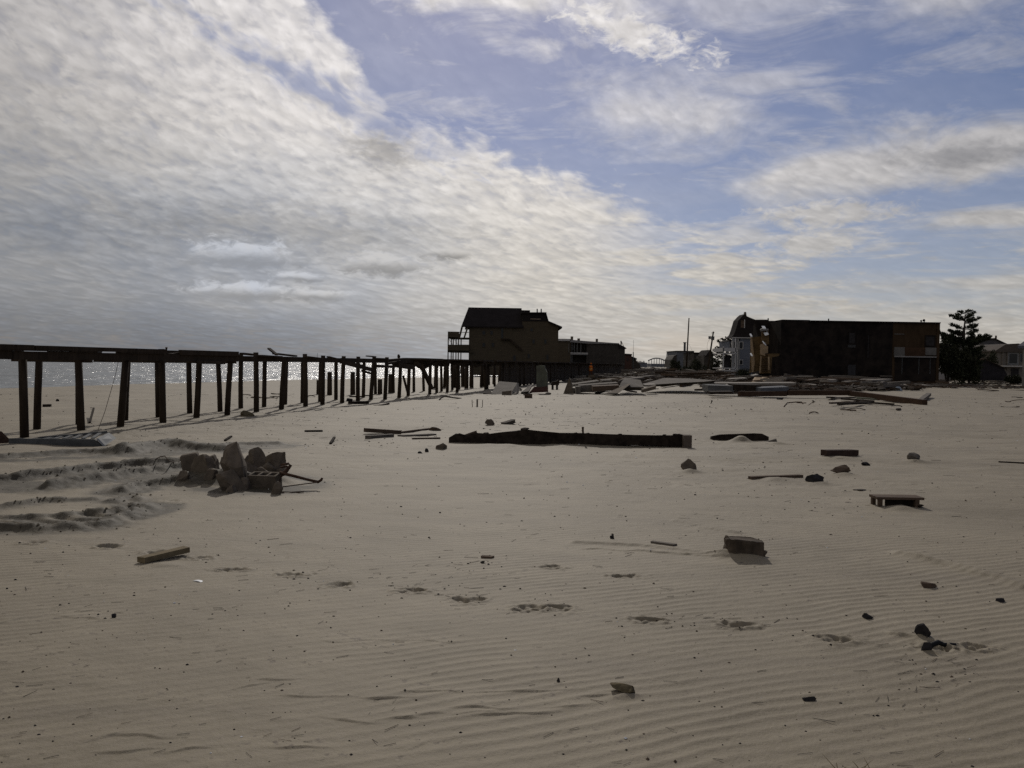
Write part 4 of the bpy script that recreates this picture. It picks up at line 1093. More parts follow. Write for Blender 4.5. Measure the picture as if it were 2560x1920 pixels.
CM = [('grey concrete', concrete), ('dark concrete', concrete_dark), ('grey weathered', wood_grey)]
zone(40, 1440, 1640, 943, 966, .45, (.8, 2.6), (.3, 1.3), CM, 'strewn through the concrete heap', 'in the concrete heap', 201, (.10, .28))
zone(110, 1570, 1800, 926, 950, .95, (1.2, 5.0), (.15, .85), GM, 'in the far wreckage before the grey building', 'in the far wreckage', 202, (.08, .28))
zone(80, 1640, 1900, 930, 958, .85, (1.0, 4.5), (.15, 1.0), GM, 'in the wreckage before the blue house', 'before the blue house', 203, (.06, .24))
zone(110, 1890, 2260, 956, 983, .75, (.8, 3.6), (.15, .9), GM, 'in the wreckage behind the long brown beam', 'behind the brown beam', 204, (.06, .22))
zone(60, 1765, 2150, 966, 981, .25, (.5, 2.2), (.12, .7), GM, 'in the front edge of the flat wreckage', 'in the front edge of the wreckage', 210, (.05, .18))
zone(34, 2180, 2360, 957, 976, .35, (.8, 2.8), (.10, .6), GM, 'before the right end of the dark building', 'before the dark building end', 205, (.05, .16))
zone(40, 2330, 2600, 950, 985, .12, (.6, 2.6), (.06, .25), GM[:3], 'on sand before the right-hand houses', 'before the right-hand houses', 206, (.03, .10))
zone(40, 1480, 1680, 919, 932, .7, (2, 7), (.3, 1.8), GM, 'in the distant wreckage at the beach end', 'in the distant wreckage', 207, (.1, .35))
zone(16, 1950, 2560, 995, 1035, .03, (.3, .9), (.05, .12), GM[:3], 'lying loose on the open sand right of the beam', 'on open sand at right', 208, (.02, .05))
zone(10, 300, 1000, 985, 1015, .03, (.3, .9), (.05, .14), GM[1:3], 'lying loose on the sand seaward of the boardwalk', 'seaward of the boardwalk', 209, (.03, .06))
for k, (px, py, top, lean, lab) in enumerate(((1995, 972, 955, .25, 'tilted board end standing up behind the middle of the long beam'), (2143, 978, 962, -.3, 'leaning post stub behind the bend of the long beam'), (2165, 976, 966, .5, 'short leaning board right of the leaning post stub'),
        (1772, 962, 948, .2, 'upright stub at the left end of the grey panel'), (1690, 948, 934, -.35, 'tilted plank sticking up from the far wreckage'), (1612, 946, 932, .4, 'leaning plank above the large bare slab'), (2262, 974, 958, .35, 'leaning plank at the low dark platform'), (1866, 962, 946, -.2, 'broken stud standing among the wreckage by the blue house'))):
    b = G(px, py); b.z = hz(b.x, b.y) - .1; t_ = P(px, top, b.y); t_.x += lean
    single(plank_mb(b, t_, .22, .09, .02, 4, 400 + k), 'broken_post', (wood_brown, wood_dark, wood_grey)[k % 3], lab, 'post', b)
# splinters and small rubbish covering the ground of the wreckage
def splinters():
    rr = random.Random(77); mbs = [MB(), MB(), MB()]
    for (n, px0, px1, py0, py1, s_) in ((2600, 1440, 1900, 926, 968, 1.0), (2800, 1760, 2300, 955, 984, .8), (700, 2250, 2560, 948, 980, .5), (900, 1480, 1760, 918, 932, 1.6)):
        for _ in range(n):
            c_ = G(rr.uniform(px0, px1), rr.uniform(py0, py1)); c_.z = hz(c_.x, c_.y) + rr.uniform(0, .28) * s_
            a_ = rr.gauss(0, .7); L = rr.uniform(.25, 1.3) * s_; dv = Vector((math.cos(a_), math.sin(a_), rr.gauss(0, .12))) * L / 2
            mbs[rr.choice((0, 1, 2, 2))].bar(c_ - dv, c_ + dv, rr.uniform(.04, .22) * s_, rr.uniform(.03, .16) * s_)
    for mb, m_, w_ in zip(mbs, (wood_grey, wood_brown, wood_dark), ('grey', 'brown', 'dark')):
        tag(mb.build('splinter_rubbish', m_), f'small {w_} splinters and rubbish covering the wreckage ground', 'rubbish', kind='stuff')
splinters()
# ------------------------------------------------------------------ buildings
def XZ(px, py, d):
    p = P(px, py, d); return p.x, p.z
def blk(px0, px1, pt, d, depth, pb=None, z0=None, y0=0.0, sil=False):
    """axis-aligned box whose front face fills those pixels at distance d"""
    pm = (pt + (pb if pb else 925)) / 2
    x0 = P(px0, pm, d + (depth if sil and px0 > 1280 else 0)).x; x1 = P(px1, pm, d).x
    z1 = P((px0 + px1) / 2, pt, d).z
    zb = P((px0 + px1) / 2, pb, d).z if pb else (z0 if z0 is not None else -0.3)
    return MB().box(((x0 + x1) / 2, d + y0 + depth / 2, (z1 + zb) / 2), (x1 - x0, depth, z1 - zb))
def window(parent, px0, px1, pt, pb, d, fm=trim_pale, gm=glass, name='window'):
    w = blk(px0, px1, pt, d, .10, pb, y0=-.07).build(name, fm, parent)
    e = (px1 - px0) * .14
    blk(px0 + e, px1 - e, pt + e, d, .06, pb - e, y0=-.085).build('pane', gm, w)
    return w
siding = mat('brown_shingle_siding', (.072, .056, .036), .9, .22, 3, .004, stretch=(1, 1, 4))
roofm = mat('dark_roof_shingles', (.024, .020, .019), .95, .25, 4, .004, spec=.03)
# --- three-storey beach house with balconies
d = 170.0
hs = thing('beach_house', 'tall brown beach house with dark roof and open balconies on its sea end', 'house', Vector((P(1280, 900, d).x, d, 0)))
blk(1172, 1306, 815, d, 13, z0=1.6).build('wall', siding, hs)
x0, z0 = XZ(1306, 816, d); 
prof = [P(1306, 903, d), P(1396, 903, d), P(1396, 817, d), P(1371, 803, d), P(1365, 782, d), P(1306, 782, d)]
for q in prof[:2]: q.z = 1.6
MB().prism(prof, (0, 12.5, 0)).build('wing_wall', siding, hs)
# roofs
ze = P(1240, 816, d).z; zr = P(1240, 769, d + 5).z
xl, xr = P(1154, 816, d).x, P(1306, 800, d).x
xrl, xrr = P(1171, 769, d + 5).x, P(1304, 769, d + 5).x
rp = MB(); th = Vector((0, 0, -.25))
q = [Vector((xl, d - .5, ze)), Vector((xr + .2, d - .5, ze)), Vector((xrr, d + 5.5, zr)), Vector((xrl, d + 5.5, zr))]
rp.prism(q, th)
main_roof = rp.build('roof', roofm, hs)
MB().prism([Vector((xl, d + 12, ze)), Vector((xr + .2, d + 12, ze)), Vector((xrr, d + 5.52, zr)), Vector((xrl, d + 5.52, zr))], th).build('roof', roofm, hs)
MB().prism([Vector((xrl + .2, d + 5.5, zr - .3)), Vector((P(1172, 816, d).x, d + .2, ze)), Vector((P(1172, 816, d).x, d + 11, ze))], (.25, 0, 0)).build('gable', siding, hs)
MB().prism([Vector((xrr - .3, d + 5.5, zr - .3)), Vector((xrr - .3, d + .2, ze)), Vector((xrr - .3, d + 11, ze))], (.25, 0, 0)).build('gable', siding, hs)
w1 = P(1303, 775.5, d + 3); w2 = P(1325, 775.5, d + 3)
blk(1303, 1325, 775.5, d + 2.5, 6, 792).build('dormer', roofm, hs)
# wing roof: flat top, steep upper slope, shallow skirt
def strip(pa, pb_, thick, name, over=.6):
    a_ = P(*pa, d); b_ = P(*pb_, d)
    a_.y = b_.y = d - over
    MB().prism([a_, b_, b_ + Vector((0, 0, -thick)), a_ + Vector((0, 0, -thick))], (0, 13.6, 0)).build(name, roofm, hs)
strip((1303, 781), (1366, 781), .2, 'wing_roof'); strip((1365, 781), (1371.5, 803), .25, 'wing_roof'); strip((1371, 802.5), (1405, 817), .3, 'wing_roof')
MB().prism([P(1306, 782, d - .12), P(1365, 782, d - .12), P(1371, 803, d - .12), P(1306, 803, d - .12)], (0, .1, 0)).build('gable_shingles', roofm, hs)
blk(1326, 1352, 796.5, d, .2, 799, y0=-.3).build('trim_board', mat('weathered_tan_trim', (.20, .15, .11), .85), hs)
for px in (1343, 1353): MB().tube([P(px, 781, d + 3), P(px, 772, d + 3)], .12, 8).build('vent_pipe', metal_grey, hs)
# balconies
for (pa, pb_, y1) in ((829, 846, 1148), (862, 879, 1172)):
    blk(1120, y1, pa, d - .5, .12, pb_).build('balcony_panel', siding, hs)
    blk(1120, 1172, pb_ - 2.5, d - .5, 9, pb_).build('balcony_floor', siding, hs)
blk(1146, 1172, 830, d - .5, .12, 831.4).build('rail', siding, hs); blk(1120, 1148, 829, d + 8, .12, 846).build('balcony_panel', siding, hs)
blk(1146, 1172, 861.5, d - .3, .12, 863).build('rail', siding, hs); blk(1146, 1172, 866, d - .3, .12, 867).build('rail', siding, hs)
blk(1120, 1183, 878.5, d - .4, 9, 881).build('lower_beam', siding, hs)
for px in (1120.6, 1133, 1146):
    for yy in (-.45, 8.2):
        blk(px - 1.3, px + 1.3, 846 if px != 1120.6 else 829, d, .22, z0=-.6, y0=yy).build('balcony_post', siding, hs)
for (a_, b_) in ((1122, 1132), (1135, 1145)):
    MB().bar(P(a_, 847, d - .3), P(b_, 862, d - .3), .06, .06).build('brace', siding, hs)
    MB().bar(P(a_ + 1, 849, d + .3), P(b_, 862, d + .3), .05, .05).build('brace', siding, hs)
MB().bar(P(1155.5, 816, d - .4), P(1148, 846, d - .4), .25, .35).build('raking_strut', siding, hs)
MB().bar(P(1170, 816, d - .3), P(1160, 846, d - .3), .2, .3).build('raking_strut', siding, hs)
blk(1182, 1396, 878, d, 12.8, z0=-.7, y0=.05).build('ground_floor', siding, hs)
MB().bar(P(1273, 848, d - .3), P(1305, 876, d - .3), .3, .35).build('outside_stair', wood_dark, hs)
MB().bar(P(1252, 848, d - .3), P(1274, 848, d - .3), 1.0, .2).build('stair_landing', wood_dark, hs)
for r in ((1252, 1259, 820, 846), (1325, 1333, 820, 829), (1205, 1214, 826, 838), (1225, 1233, 826, 838), (1205, 1214, 856, 868), (1228, 1236, 856, 868), (1330, 1338, 848, 860), (1360, 1367, 848, 860), (1318, 1325, 884, 897), (1365, 1372, 886, 900), (1282, 1290, 888, 904)):
    window(hs, *r, d, siding)
blk(1212, 1222, 901, d - 3, .2, 904).build('roof_flashing', metal_pale, hs)

# --- flat-roofed motel behind it
mot_w = mat('motel_dark_wall', (.050, .043, .036), .9, .25, 2)
d = 205.0
mo = thing('motel', 'long flat-roofed two-storey motel with pale roof edge and chimneys', 'motel', Vector((P(1470, 900, d).x, d, 0)))
blk(1394, 1426, 852, d, 14).build('wall', siding, mo)
blk(1426, 1470, 857, d + 2.5, 12).build('wall', mot_w, mo)
blk(1466, 1548, 859, d, 16).build('wall', mot_w, mo)
blk(1392, 1427, 847, d, 15, 852.4, y0=-.4).build('roof_edge', trim_pale, mo)
MB().prism([P(1425, 849, d - .4), P(1470, 853, d - .4), P(1548, 858, d - .4), P(1548, 860, d - .4), P(1470, 859, d - .4), P(1425, 855, d - .4)], (0, 15, 0)).build('roof_edge', mat('grey_roof_edge', (.22, .21, .20), .8), mo)
for (a_, b_, pt, pb_) in ((1427, 1433, 841, 850), (1444, 1450, 846, 851), (1490, 1495, 847, 855)):
    blk(a_, b_, pt, d + 4, 1.0, pb_ + 2).build('chimney', concrete_dark, mo)
blk(1426, 1470, 881.5, d - .2, 2.8, 884).build('gallery_floor', trim_pale, mo)
blk(1426, 1470, 884.5, d - .2, .15, 887).build('gallery_beam', mat('grey_roof_edge', (.2, .2, .2)), mo)
for px in (1422, 1430, 1436, 1443, 1452): blk(px - .45, px + .45, 857, d - .1, .15, 882).build('gallery_post', mat('grey_post_paint', (.16, .16, .155), .8), mo)
for px in (1427, 1430): blk(px - .45, px + .45, 886, d - .1, .15, 915).build('gallery_post', mat('grey_post_paint', (.16, .16, .155)), mo)
for k in range(4): window(mo, 1430 + k * 10, 1435 + k * 10, 862, 876, d + 2.5, siding)
MB().prism([P(1546, 859, d - .1), P(1560, 866, d - .1), P(1567, 871, d - .1), P(1561, 874, d - .1), P(1546, 870, d - .1)], (0, 12, 0)).build('side_roof', roofm, mo)
blk(1546, 1562, 868, d + .1, 12).build('side_wing', mot_w, mo)
MB().tube([P(1553, 862, d + 1), P(1552.5, 852, d + 1)], .15, 6).build('antenna', rust, mo)
MB().bar(P(1553, 853, d + 1), P(1560, 867, d + 1), .1, .1).build('antenna_stay', rust, mo)
d = 230.0
s1 = thing('small_house', 'small reddish low house stepping down right of the motel', 'house', Vector((P(1575, 900, d).x, d, 0)))
redw = mat('reddish_wall', (.075, .042, .032), .9, .2, 2)
blk(1558, 1579, 886, d, 10).build('wall', redw, s1)
MB().prism([P(1556, 883.5, d - .3), P(1580, 885, d - .3), P(1580, 888, d - .3), P(1556, 887, d - .3)], (0, 11, 0)).build('roof', roofm, s1)
window(s1, 1567, 1571, 895, 903, d, redw)
d = 245.0
s2 = thing('cottage', 'low dark cottage with sloping eave at the end of the left-hand row', 'house', Vector((P(1586, 900, d).x, d, 0)))
blk(1578, 1590, 897, d, 10).build('wall', mot_w, s2)
MB().prism([P(1577, 890, d - .3), P(1586, 893.5, d - .3), P(1593, 896.5, d - .3), P(1592, 899, d - .3), P(1577, 896, d - .3)], (0, 11, 0)).build('roof', roofm, s2)
MB().prism([P(1590, 900, d), P(1600, 912, d), P(1603, 922, d), P(1590, 922, d)], (0, 8, 0)).build('lean_to', mot_w, s2)
window(s2, 1581, 1584, 899, 906, d, mot_w)
b = P(1583, 922, 240); b.z = 0
single(MB().tube([b, P(1583.2, 880, 240)], .12, 6).tube([P(1583.2, 880, 240), P(1584, 850, 240)], .035, 5), 'mast', metal_grey, 'thin radio mast standing at the end of the left-hand row', 'mast', b)
# far low hall and amusement rides; haze fade is mixed into their bluish greys
d = 800.0
haze_grey = mat('hazed_grey_wall', (.14, .145, .16), .9, .15, .05)
pav = thing('pavilion', 'far low flat pavilion with round things on its roof left of the rides', 'building', Vector((P(1605, 910, d).x, d, 0)))
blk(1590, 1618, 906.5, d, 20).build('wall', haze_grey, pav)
blk(1590, 1612, 904.5, d - 1, 22, 907).build('roof', trim_pale, pav)
for px in (1594, 1598, 1602, 1609.5): rock_mb(P(px, 903.3, d + 4), (1.0, 1.0, .9), int(px)).build('roof_vent', stone_dark, pav)
d = 1000.0
cst = thing('roller_coaster', 'distant wooden roller coaster silhouette far down the beach', 'roller coaster', Vector((P(1645, 912, d).x, d, 0)))
trk = [(1620, 901), (1626, 898.5), (1632, 896), (1640, 894.8), (1648, 895.5), (1655, 897.5), (1662, 900.5), (1668, 899)]
cm = mat('hazed_ride_steel', (.12, .13, .15), .7)  # ride colour greyed towards blue to stand in for distance haze
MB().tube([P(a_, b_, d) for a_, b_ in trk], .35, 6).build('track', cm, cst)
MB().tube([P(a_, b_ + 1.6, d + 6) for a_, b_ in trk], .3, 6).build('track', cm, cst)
for px in (1622.5, 1629, 1635.5, 1642, 1648.5, 1654, 1658.5, 1663):
    yy = np.interp(px, [t_[0] for t_ in trk], [t_[1] for t_ in trk]); t_ = P(px, yy, d); b = t_.copy(); b.z = 0
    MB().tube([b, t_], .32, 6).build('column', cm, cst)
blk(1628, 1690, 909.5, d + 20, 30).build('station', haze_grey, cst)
rd2 = thing('thrill_ride', 'distant looping ride towers right of the roller coaster', 'ride', Vector((P(1678, 912, d).x, d, 0)))
for pth in ([(1664, 913), (1666, 892), (1667.5, 880), (1669, 880), (1671, 892), (1673, 913)], [(1675, 913), (1675.5, 878)], [(1668, 893), (1676, 888), (1685, 885)], [(1671, 900), (1680, 893)]):
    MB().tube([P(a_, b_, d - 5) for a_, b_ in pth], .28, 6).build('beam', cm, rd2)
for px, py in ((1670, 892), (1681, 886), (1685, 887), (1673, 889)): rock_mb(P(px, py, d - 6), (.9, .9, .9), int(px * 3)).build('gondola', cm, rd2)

# --- grey box building in the gap with its pole
d = 220.0
gbd = thing('grey_building', 'plain grey flat-roofed building with a stovepipe behind the wreckage', 'building', Vector((P(1712, 910, d).x, d, 0)))
gw = mat('grey_stucco', (.125, .13, .14), .9, .15, 1.5); 
blk(1692, 1722, 878, d, 14).build('wall', gw, gbd); blk(1722, 1735, 878, d + .1, 14).build('wall', mot_w, gbd)
blk(1691, 1735, 877, d, 14.6, 879, y0=-.3).build('parapet', roofm, gbd)
MB().tube([P(1711.5, 880, d + 3), P(1712, 857, d + 3)], .28, 8).build('stovepipe', metal_grey, gbd); MB().tube([P(1712, 857.5, d + 3), P(1712, 855.5, d + 3)], .42, 8).build('pipe_cap', metal_grey, gbd)
MB().prism([P(1679, 899, d), P(1686, 889, d), P(1692, 887, d), P(1692, 918, d), P(1678, 918, d)], (0, 10, 0)).build('annex', mot_w, gbd)
gb2 = thing('dark_house', 'dark low house with pale vent between grey building and shrubs', 'house', Vector((P(1748, 910, 200).x, 200, 0)))
blk(1734, 1758, 882, 200, 12).build('wall', mot_w, gb2); blk(1733, 1759, 881, 200, 12.6, 883, y0=-.3).build('parapet', roofm, gb2)
rock_mb(P(1752, 880, 202), (.9, .9, .7), 4).build('roof_vent', stone_dark, gb2)
for r in ((1739, 1742, 888, 893), (1746, 1749, 888, 893)): window(gb2, *r, 200, gw)
gb3 = thing('gabled_shed', 'small dark gabled shed at the foot of the leaning utility pole', 'shed', Vector((P(1772, 910, 190).x, 190, 0)))
blk(1760, 1783, 889, 190, 8).build('wall', mot_w, gb3)
MB().prism([P(1764, 890, 189.7), P(1784, 889, 189.7), P(1775, 874.5, 189.7)], (0, 8.6, 0)).build('roof', roofm, gb3)
# poles
d = 205.0
b = P(1715.5, 914, d); b.z = 0; t_ = P(1722.5, 795, d)
pl = thing('utility_pole', 'tall bare utility pole leaning slightly right behind the grey building', 'pole', b)
MB().tube([b, (b + t_) / 2, t_], [.2, .17, .13], 8).build('shaft', wood_dark, pl, True)
MB().tube([t_ + Vector((.05, 0, -6)), t_ + Vector((.6, 0, -7)), P(1731, 878, d)], .015, 4).build('stay_wire', rust, pl)
d = 180.0
b = P(1768, 915, d); b.z = 0; t_ = P(1783.5, 829, d)
pl = thing('leaning_pole', 'leaning utility pole with transformer can above the shrubs', 'pole', b)
MB().tube([b, (b + t_) / 2, t_], [.2, .18, .14], 8).build('shaft', wood_dark, pl, True)
MB().tube([P(1781.5, 850, d - .3), P(1782.3, 841, d - .3)], .34, 10).build('transformer', metal_grey, pl)
MB().tube([P(1774, 847.5, d - .3), P(1774.3, 840.5, d - .3)], .26, 10).build('transformer', metal_grey, pl)
MB().bar(P(1772, 843, d - .1), P(1783, 842, d - .1), .1, .1).build('bracket', rust, pl)
MB().bar(P(1778.5, 832.5, d), P(1786, 831.5, d), .12, .12).build('crossarm', wood_dark, pl)
MB().tube([P(1774, 848, d), P(1768.5, 858, d), P(1767.5, 868, d), P(1769.5, 880, d)], .02, 4).build('loose_wire', rust, pl)

# --- blue house with mansard roof and double porch
d = 130.0
bh = thing('blue_house', 'blue-grey house with steep dark flared roof and two-level white porch', 'house', Vector((P(1850, 900, d).x, d, 0)))
blue = mat('blue_grey_clapboard', (.120, .129, .150), .85, .15, 1.5, .003, stretch=(1, 1, 8))
whitep = mat('white_porch_paint', (.40, .39, .38), .75, .1, 2)
blk(1829, 1905, 842, d, 5, sil=True).build('wall', blue, bh)
rfp = [(1827, 845), (1835, 836), (1840, 822), (1846, 801), (1856, 790), (1862, 785), (1868, 791), (1888, 799), (1920, 799), (1920, 845)]
MB().prism([P(a_, b_, d - .25) for a_, b_ in rfp], (0, 3.0, 0)).build('roof', roofm, bh)
MB().prism([P(1861.5, 786, d + 2), P(1863, 779.5, d + 2), P(1865.5, 780.5, d + 2), P(1867, 793, d + 2)], (0, .7, 0)).build('chimney', concrete_dark, bh)
blk(1860.5, 1862.5, 799, d - .3, .15, 820).build('dormer_trim', trim_pale, bh); blk(1852, 1861, 801, d - .25, .1, 819, y0=-.03).build('attic_panel', wood_brown, bh)
blk(1828, 1878, 843.5, d, .3, 845.5, y0=-.35).build('cornice', trim_pale, bh)
for px in (1829.5, 1843.5): blk(px - .7, px + .7, 845, d, .15, 928, y0=-.2).build('corner_board', trim_pale, bh)
for r in ((1833, 1840.5, 853, 871), (1847, 1858, 854, 873), (1834, 1840, 905, 917), (1848, 1857, 899, 912)): window(bh, *r, d, trim_pale)
# porch to the left
px0, px1 = 1807, 1842
blk(px0, px1, 869.5, d - 3, .12, 879).build('upper_railing', whitep, bh)
blk(px0, px0 + .8, 869.5, d - 3, 6, 879).build('upper_railing', whitep, bh)
blk(px0, px1, 882.5, d - 3, 6.2, 885).build('porch_floor', whitep, bh)
for px in (1809, 1839): blk(px - .9, px + .9, 866 if px < 1820 else 846, d - 3, .3, 927).build('porch_post', whitep, bh)
blk(1822, 1829, 853, d + .5, 6, 872).build('porch_bay', blue, bh)
MB().prism([P(1821, 853, d + .3), P(1831, 849, d + .3), P(1831, 853, d + .3)], (0, 5, 0)).build('bay_roof', roofm, bh)
blk(1807, 1842, 919.5, d - 3, 6.5, 922).build('porch_floor', whitep, bh)
blk(1807, 1836, 925, d - 3.4, .8, 928).build('porch_step', whitep, bh)
window(bh, 1824, 1828, 857, 868, d + .5, trim_pale)
blk(1812, 1826, 887, d - .2, .1, 919).build('porch_door', stone_dark, bh)

# --- torn brown walls at the left end of the dark building, and the dark building
d = 86.0
db = thing('dark_building', 'large near-black two-storey block with flat roof, its left end torn open', 'building', Vector((P(2150, 940, d).x, d, 0)))
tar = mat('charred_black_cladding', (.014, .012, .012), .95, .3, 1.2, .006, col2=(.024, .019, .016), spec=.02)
brn = mat('torn_brown_sheathing', (.115, .074, .034), .9, .3, 1.6, .006, stretch=(1, 1, 3))
brd = mat('dark_brown_cladding', (.046, .030, .018), .95, .35, 1.0, .006, stretch=(2, 1, .6), spec=.03)
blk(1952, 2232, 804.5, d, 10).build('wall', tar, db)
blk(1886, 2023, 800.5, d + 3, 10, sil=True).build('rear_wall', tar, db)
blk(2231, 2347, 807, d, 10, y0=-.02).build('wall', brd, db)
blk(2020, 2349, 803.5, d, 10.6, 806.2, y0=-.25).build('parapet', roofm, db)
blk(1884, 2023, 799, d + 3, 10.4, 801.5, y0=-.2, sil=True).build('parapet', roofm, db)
MB().prism([P(1886, 802, d + 4), P(1952, 802, d + 4), P(1952, 958, d + 4), P(1898, 958, d + 4), P(1902, 860, d + 4)], (0, .3, 0)).build('inner_wall', tar, db)
for poly, m_, nm, yy in (([(1877, 843), (1903, 841), (1905, 926), (1875, 932)], brn, 'torn_wall', 1.2), ([(1904, 830), (1912, 824), (1922, 823), (1923, 860), (1904, 866)], brn, 'torn_wall', .6),
                         ([(1901, 862), (1908, 859), (1920, 866), (1920, 882), (1912, 884), (1913, 890), (1901, 886)], ply, 'torn_panel', .2),
                         ([(1903, 886), (1922, 884), (1927, 933), (1899, 934)], brn, 'torn_wall', .9), ([(1921, 884), (1949, 884), (1947, 890), (1930, 893), (1927, 934), (1921, 932)], brn, 'torn_frame', -.1),
                         ([(1877, 843), (1880, 841), (1887, 905), (1884, 930), (1880, 930)], ply, 'stud', 1.0), ([(1902, 890), (1904, 890), (1902, 932), (1899, 932)], ply, 'stud', .1), ([(1921, 892), (1924, 892), (1924, 925), (1921, 925)], ply, 'stud', -.25)):
    MB().prism([P(a_, b_, d + yy) for a_, b_ in poly], (0, .14, 0)).build(nm, m_, db)
for k in range(7): MB().bar(P(1905, 897 + k * 5, d + .8), P(1921, 897 + k * 5, d + .8), .05, .06).build('lath', wood_brown, db)
for poly in ([(1907, 820.5), (1915, 820.8), (1914, 823), (1908, 823)], [(1912, 837.5), (1921.5, 834.5), (1922, 836.5), (1913, 839.5)], [(1909, 859), (1911, 858.2), (1916, 863), (1915, 864)], [(1877, 840), (1881, 840), (1881, 842.5), (1877, 842.5)], [(1878, 889), (1882, 889), (1882, 890.5), (1878, 890.5)]):
    MB().prism([P(a_, b_, d + .05) for a_, b_ in poly], (0, .5, .25)).build('flashing_scrap', plastic_white, db)
MB().prism([P(1903, 823, d + .3), P(1910, 819.5, d + .3), P(1921, 822, d + .3), P(1921, 826, d + .3), P(1905, 828, d + .3)], (0, .5, 0)).build('eave_scrap', mat('grey_roof_edge', (.2, .2, .2)), db)
for (px, pt) in ((1920.5, 795.5), (2071.5, 796.5)): MB().tube([P(px, 804, d + 6), P(px, pt, d + 6)], .07, 6).build('vent_pipe', metal_grey, db)
for (px, py, s_) in ((2302.5, 802.5, .24), (2310, 801, .28)): rock_mb(P(px, py, d + 5), (s_, s_, s_), int(px)).build('roof_vent', stone_dark, db); MB().tube([P(px + .6, 806, d + 5), P(px, py, d + 5)], .05, 6).build('vent_pipe', metal_grey, db)
grp = mat('grey_awning_panel', (.13, .122, .112), .85, .2, 2)
blk(2234, 2260, 868, d, .14, 892, y0=-.16).build('awning_panel', grp, db)
blk(2260, 2312, 869, d, .08, 890, y0=-.10).build('awning_panel', mat('rusty_awning_panel', (.06, .034, .02), .85, .3, 2), db)
blk(2312, 2339, 869, d, .14, 888, y0=-.16).build('awning_panel', grp, db)
blk(2234, 2338, 890.5, d, .2, 893.5, y0=-.3).build('awning_lip', mat('grey_roof_edge', (.2, .2, .2)), db)
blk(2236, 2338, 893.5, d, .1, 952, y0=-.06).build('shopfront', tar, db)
for px in (2254, 2296, 2324): blk(px - .6, px + .6, 894, d, .1, 935, y0=-.12).build('mullion', metal_grey, db)
for r in ((2311, 2338, 838, 868), (2120, 2139, 830, 861)): window(db, *r, d, tar, stone_dark)
blk(2235, 2260, 834.5, d, .06, 836, y0=-.08).build('ledge', grp, db)
blk(2119, 2138, 862, d, .08, 869, y0=-.1).build('sign_plate', mat('grey_sign_plate', (.05, .05, .05), .7), db); blk(2119, 2138, 912, d, .06, 938, y0=-.09).build('door', mat('dull_door', (.035, .034, .036), .8), db)
blk(2169, 2171, 838, d, .06, 895, y0=-.06).build('downpipe', stone_dark, db); blk(2340, 2347, 806.5, d, .1, 955, y0=-.12).build('corner_board', brd, db)

# --- houses at the right
d = 135.0
rh = thing('grey_gabled_house', 'grey gabled house with chimney pipe behind the pine', 'house', Vector((P(2485, 900, d).x, d, 0)))
gsl = mat('grey_house_wall', (.085, .082, .085), .9, .2, 1.5)
MB().prism([P(2452, 852, d), P(2487, 846.5, d), P(2520, 861, d), P(2520, 935, d), P(2452, 935, d)], (0, 10, 0)).build('wall', gsl, rh)
MB().prism([P(2449, 851, d - .3), P(2487, 845, d - .3), P(2487, 847.3, d - .3), P(2449, 853.5, d - .3)], (0, 10.6, 0)).build('roof', roofm, rh); MB().prism([P(2487.1, 845, d - .3), P(2524, 862, d - .3), P(2522, 864, d - .3), P(2487.1, 847.3, d - .3)], (0, 10.6, 0)).build('roof', roofm, rh)
MB().tube([P(2489.5, 849, d + 2), P(2490, 839, d + 2)], .14, 8).build('chimney_pipe', rust, rh); blk(2459, 2464, 843.5, d + 2, .5, 853).build('chimney', concrete_dark, rh)
window(rh, 2474, 2484, 858, 864, d, gsl)
d = 118.0
bg_ = thing('beige_house', 'beige house with hipped roof and wide window near the right edge', 'house', Vector((P(2530, 900, d).x, d, 0)))
bei = mat('beige_siding', (.150, .132, .112), .88, .15, 1.5, .003, stretch=(1, 1, 8))
blk(2492, 2590, 880, d, 10).build('wall', bei, bg_)
MB().prism([P(2490, 876, d - .3), P(2514, 861, d - .3), P(2546, 858.5, d - .3), P(2560, 861, d - .3), P(2600, 872, d - .3), P(2600, 881, d - .3), P(2490, 880, d - .3)], (0, 9, 0)).build('roof', mat('faded_brown_roof', (.075, .062, .052), .9, .2, 2), bg_)
for r in ((2519, 2546, 881, 912), (2549, 2557, 884, 906)): window(bg_, *r, d, mat('grey_post_paint', (.16, .16, .155)))
for px in (2505, 2517): blk(px - 1, px + 1, 878, d, .2, 925, y0=-.2).build('post', bei, bg_)
blk(2498, 2556, 914, d, .8, 917, y0=-.9).build('deck_edge', trim_pale, bg_); blk(2527, 2546, 921, d, .1, 942, y0=-.08).build('garage_opening', stone_dark, bg_)
d = 98.0
cr = thing('collapsed_roof', 'low dark collapsed gable roof lying between pine and beige house', 'roof', Vector((P(2470, 940, d).x, d, 0)))
dkr = mat('collapsed_dark_roof', (.028, .025, .028), .9, .3, 2)
MB().prism([P(2404, 950, d), P(2440, 902, d), P(2462, 897, d), P(2510, 921, d), P(2526, 952, d)], (0, 7, 0)).build('roof_plane', dkr, cr)
MB().bar(P(2420, 905, d - .2), P(2460, 897, d - .2), .12, .18).build('verge_board', wood_brown, cr); MB().bar(P(2460, 897, d - .2), P(2512, 921, d - .2), .12, .12).build('verge_board', wood_black, cr)
d = 84.0
eh = thing('edge_house', 'pale house corner with steep roof cut off by the right edge', 'house', Vector((P(2575, 940, d).x, d, 0)))
xl = P(2556.5, 900, d).x; ze = P(2556, 862, d).z; xo = P(2547, 862, d).x; zr = ze + 3.6
MB().box((xl + 4.5, d - 4.5, ze / 2 - .1), (9.0, 9.0, ze + .2)).build('wall', mat('pale_grey_siding', (.20, .19, .17), .85, .12, 1.5), eh)
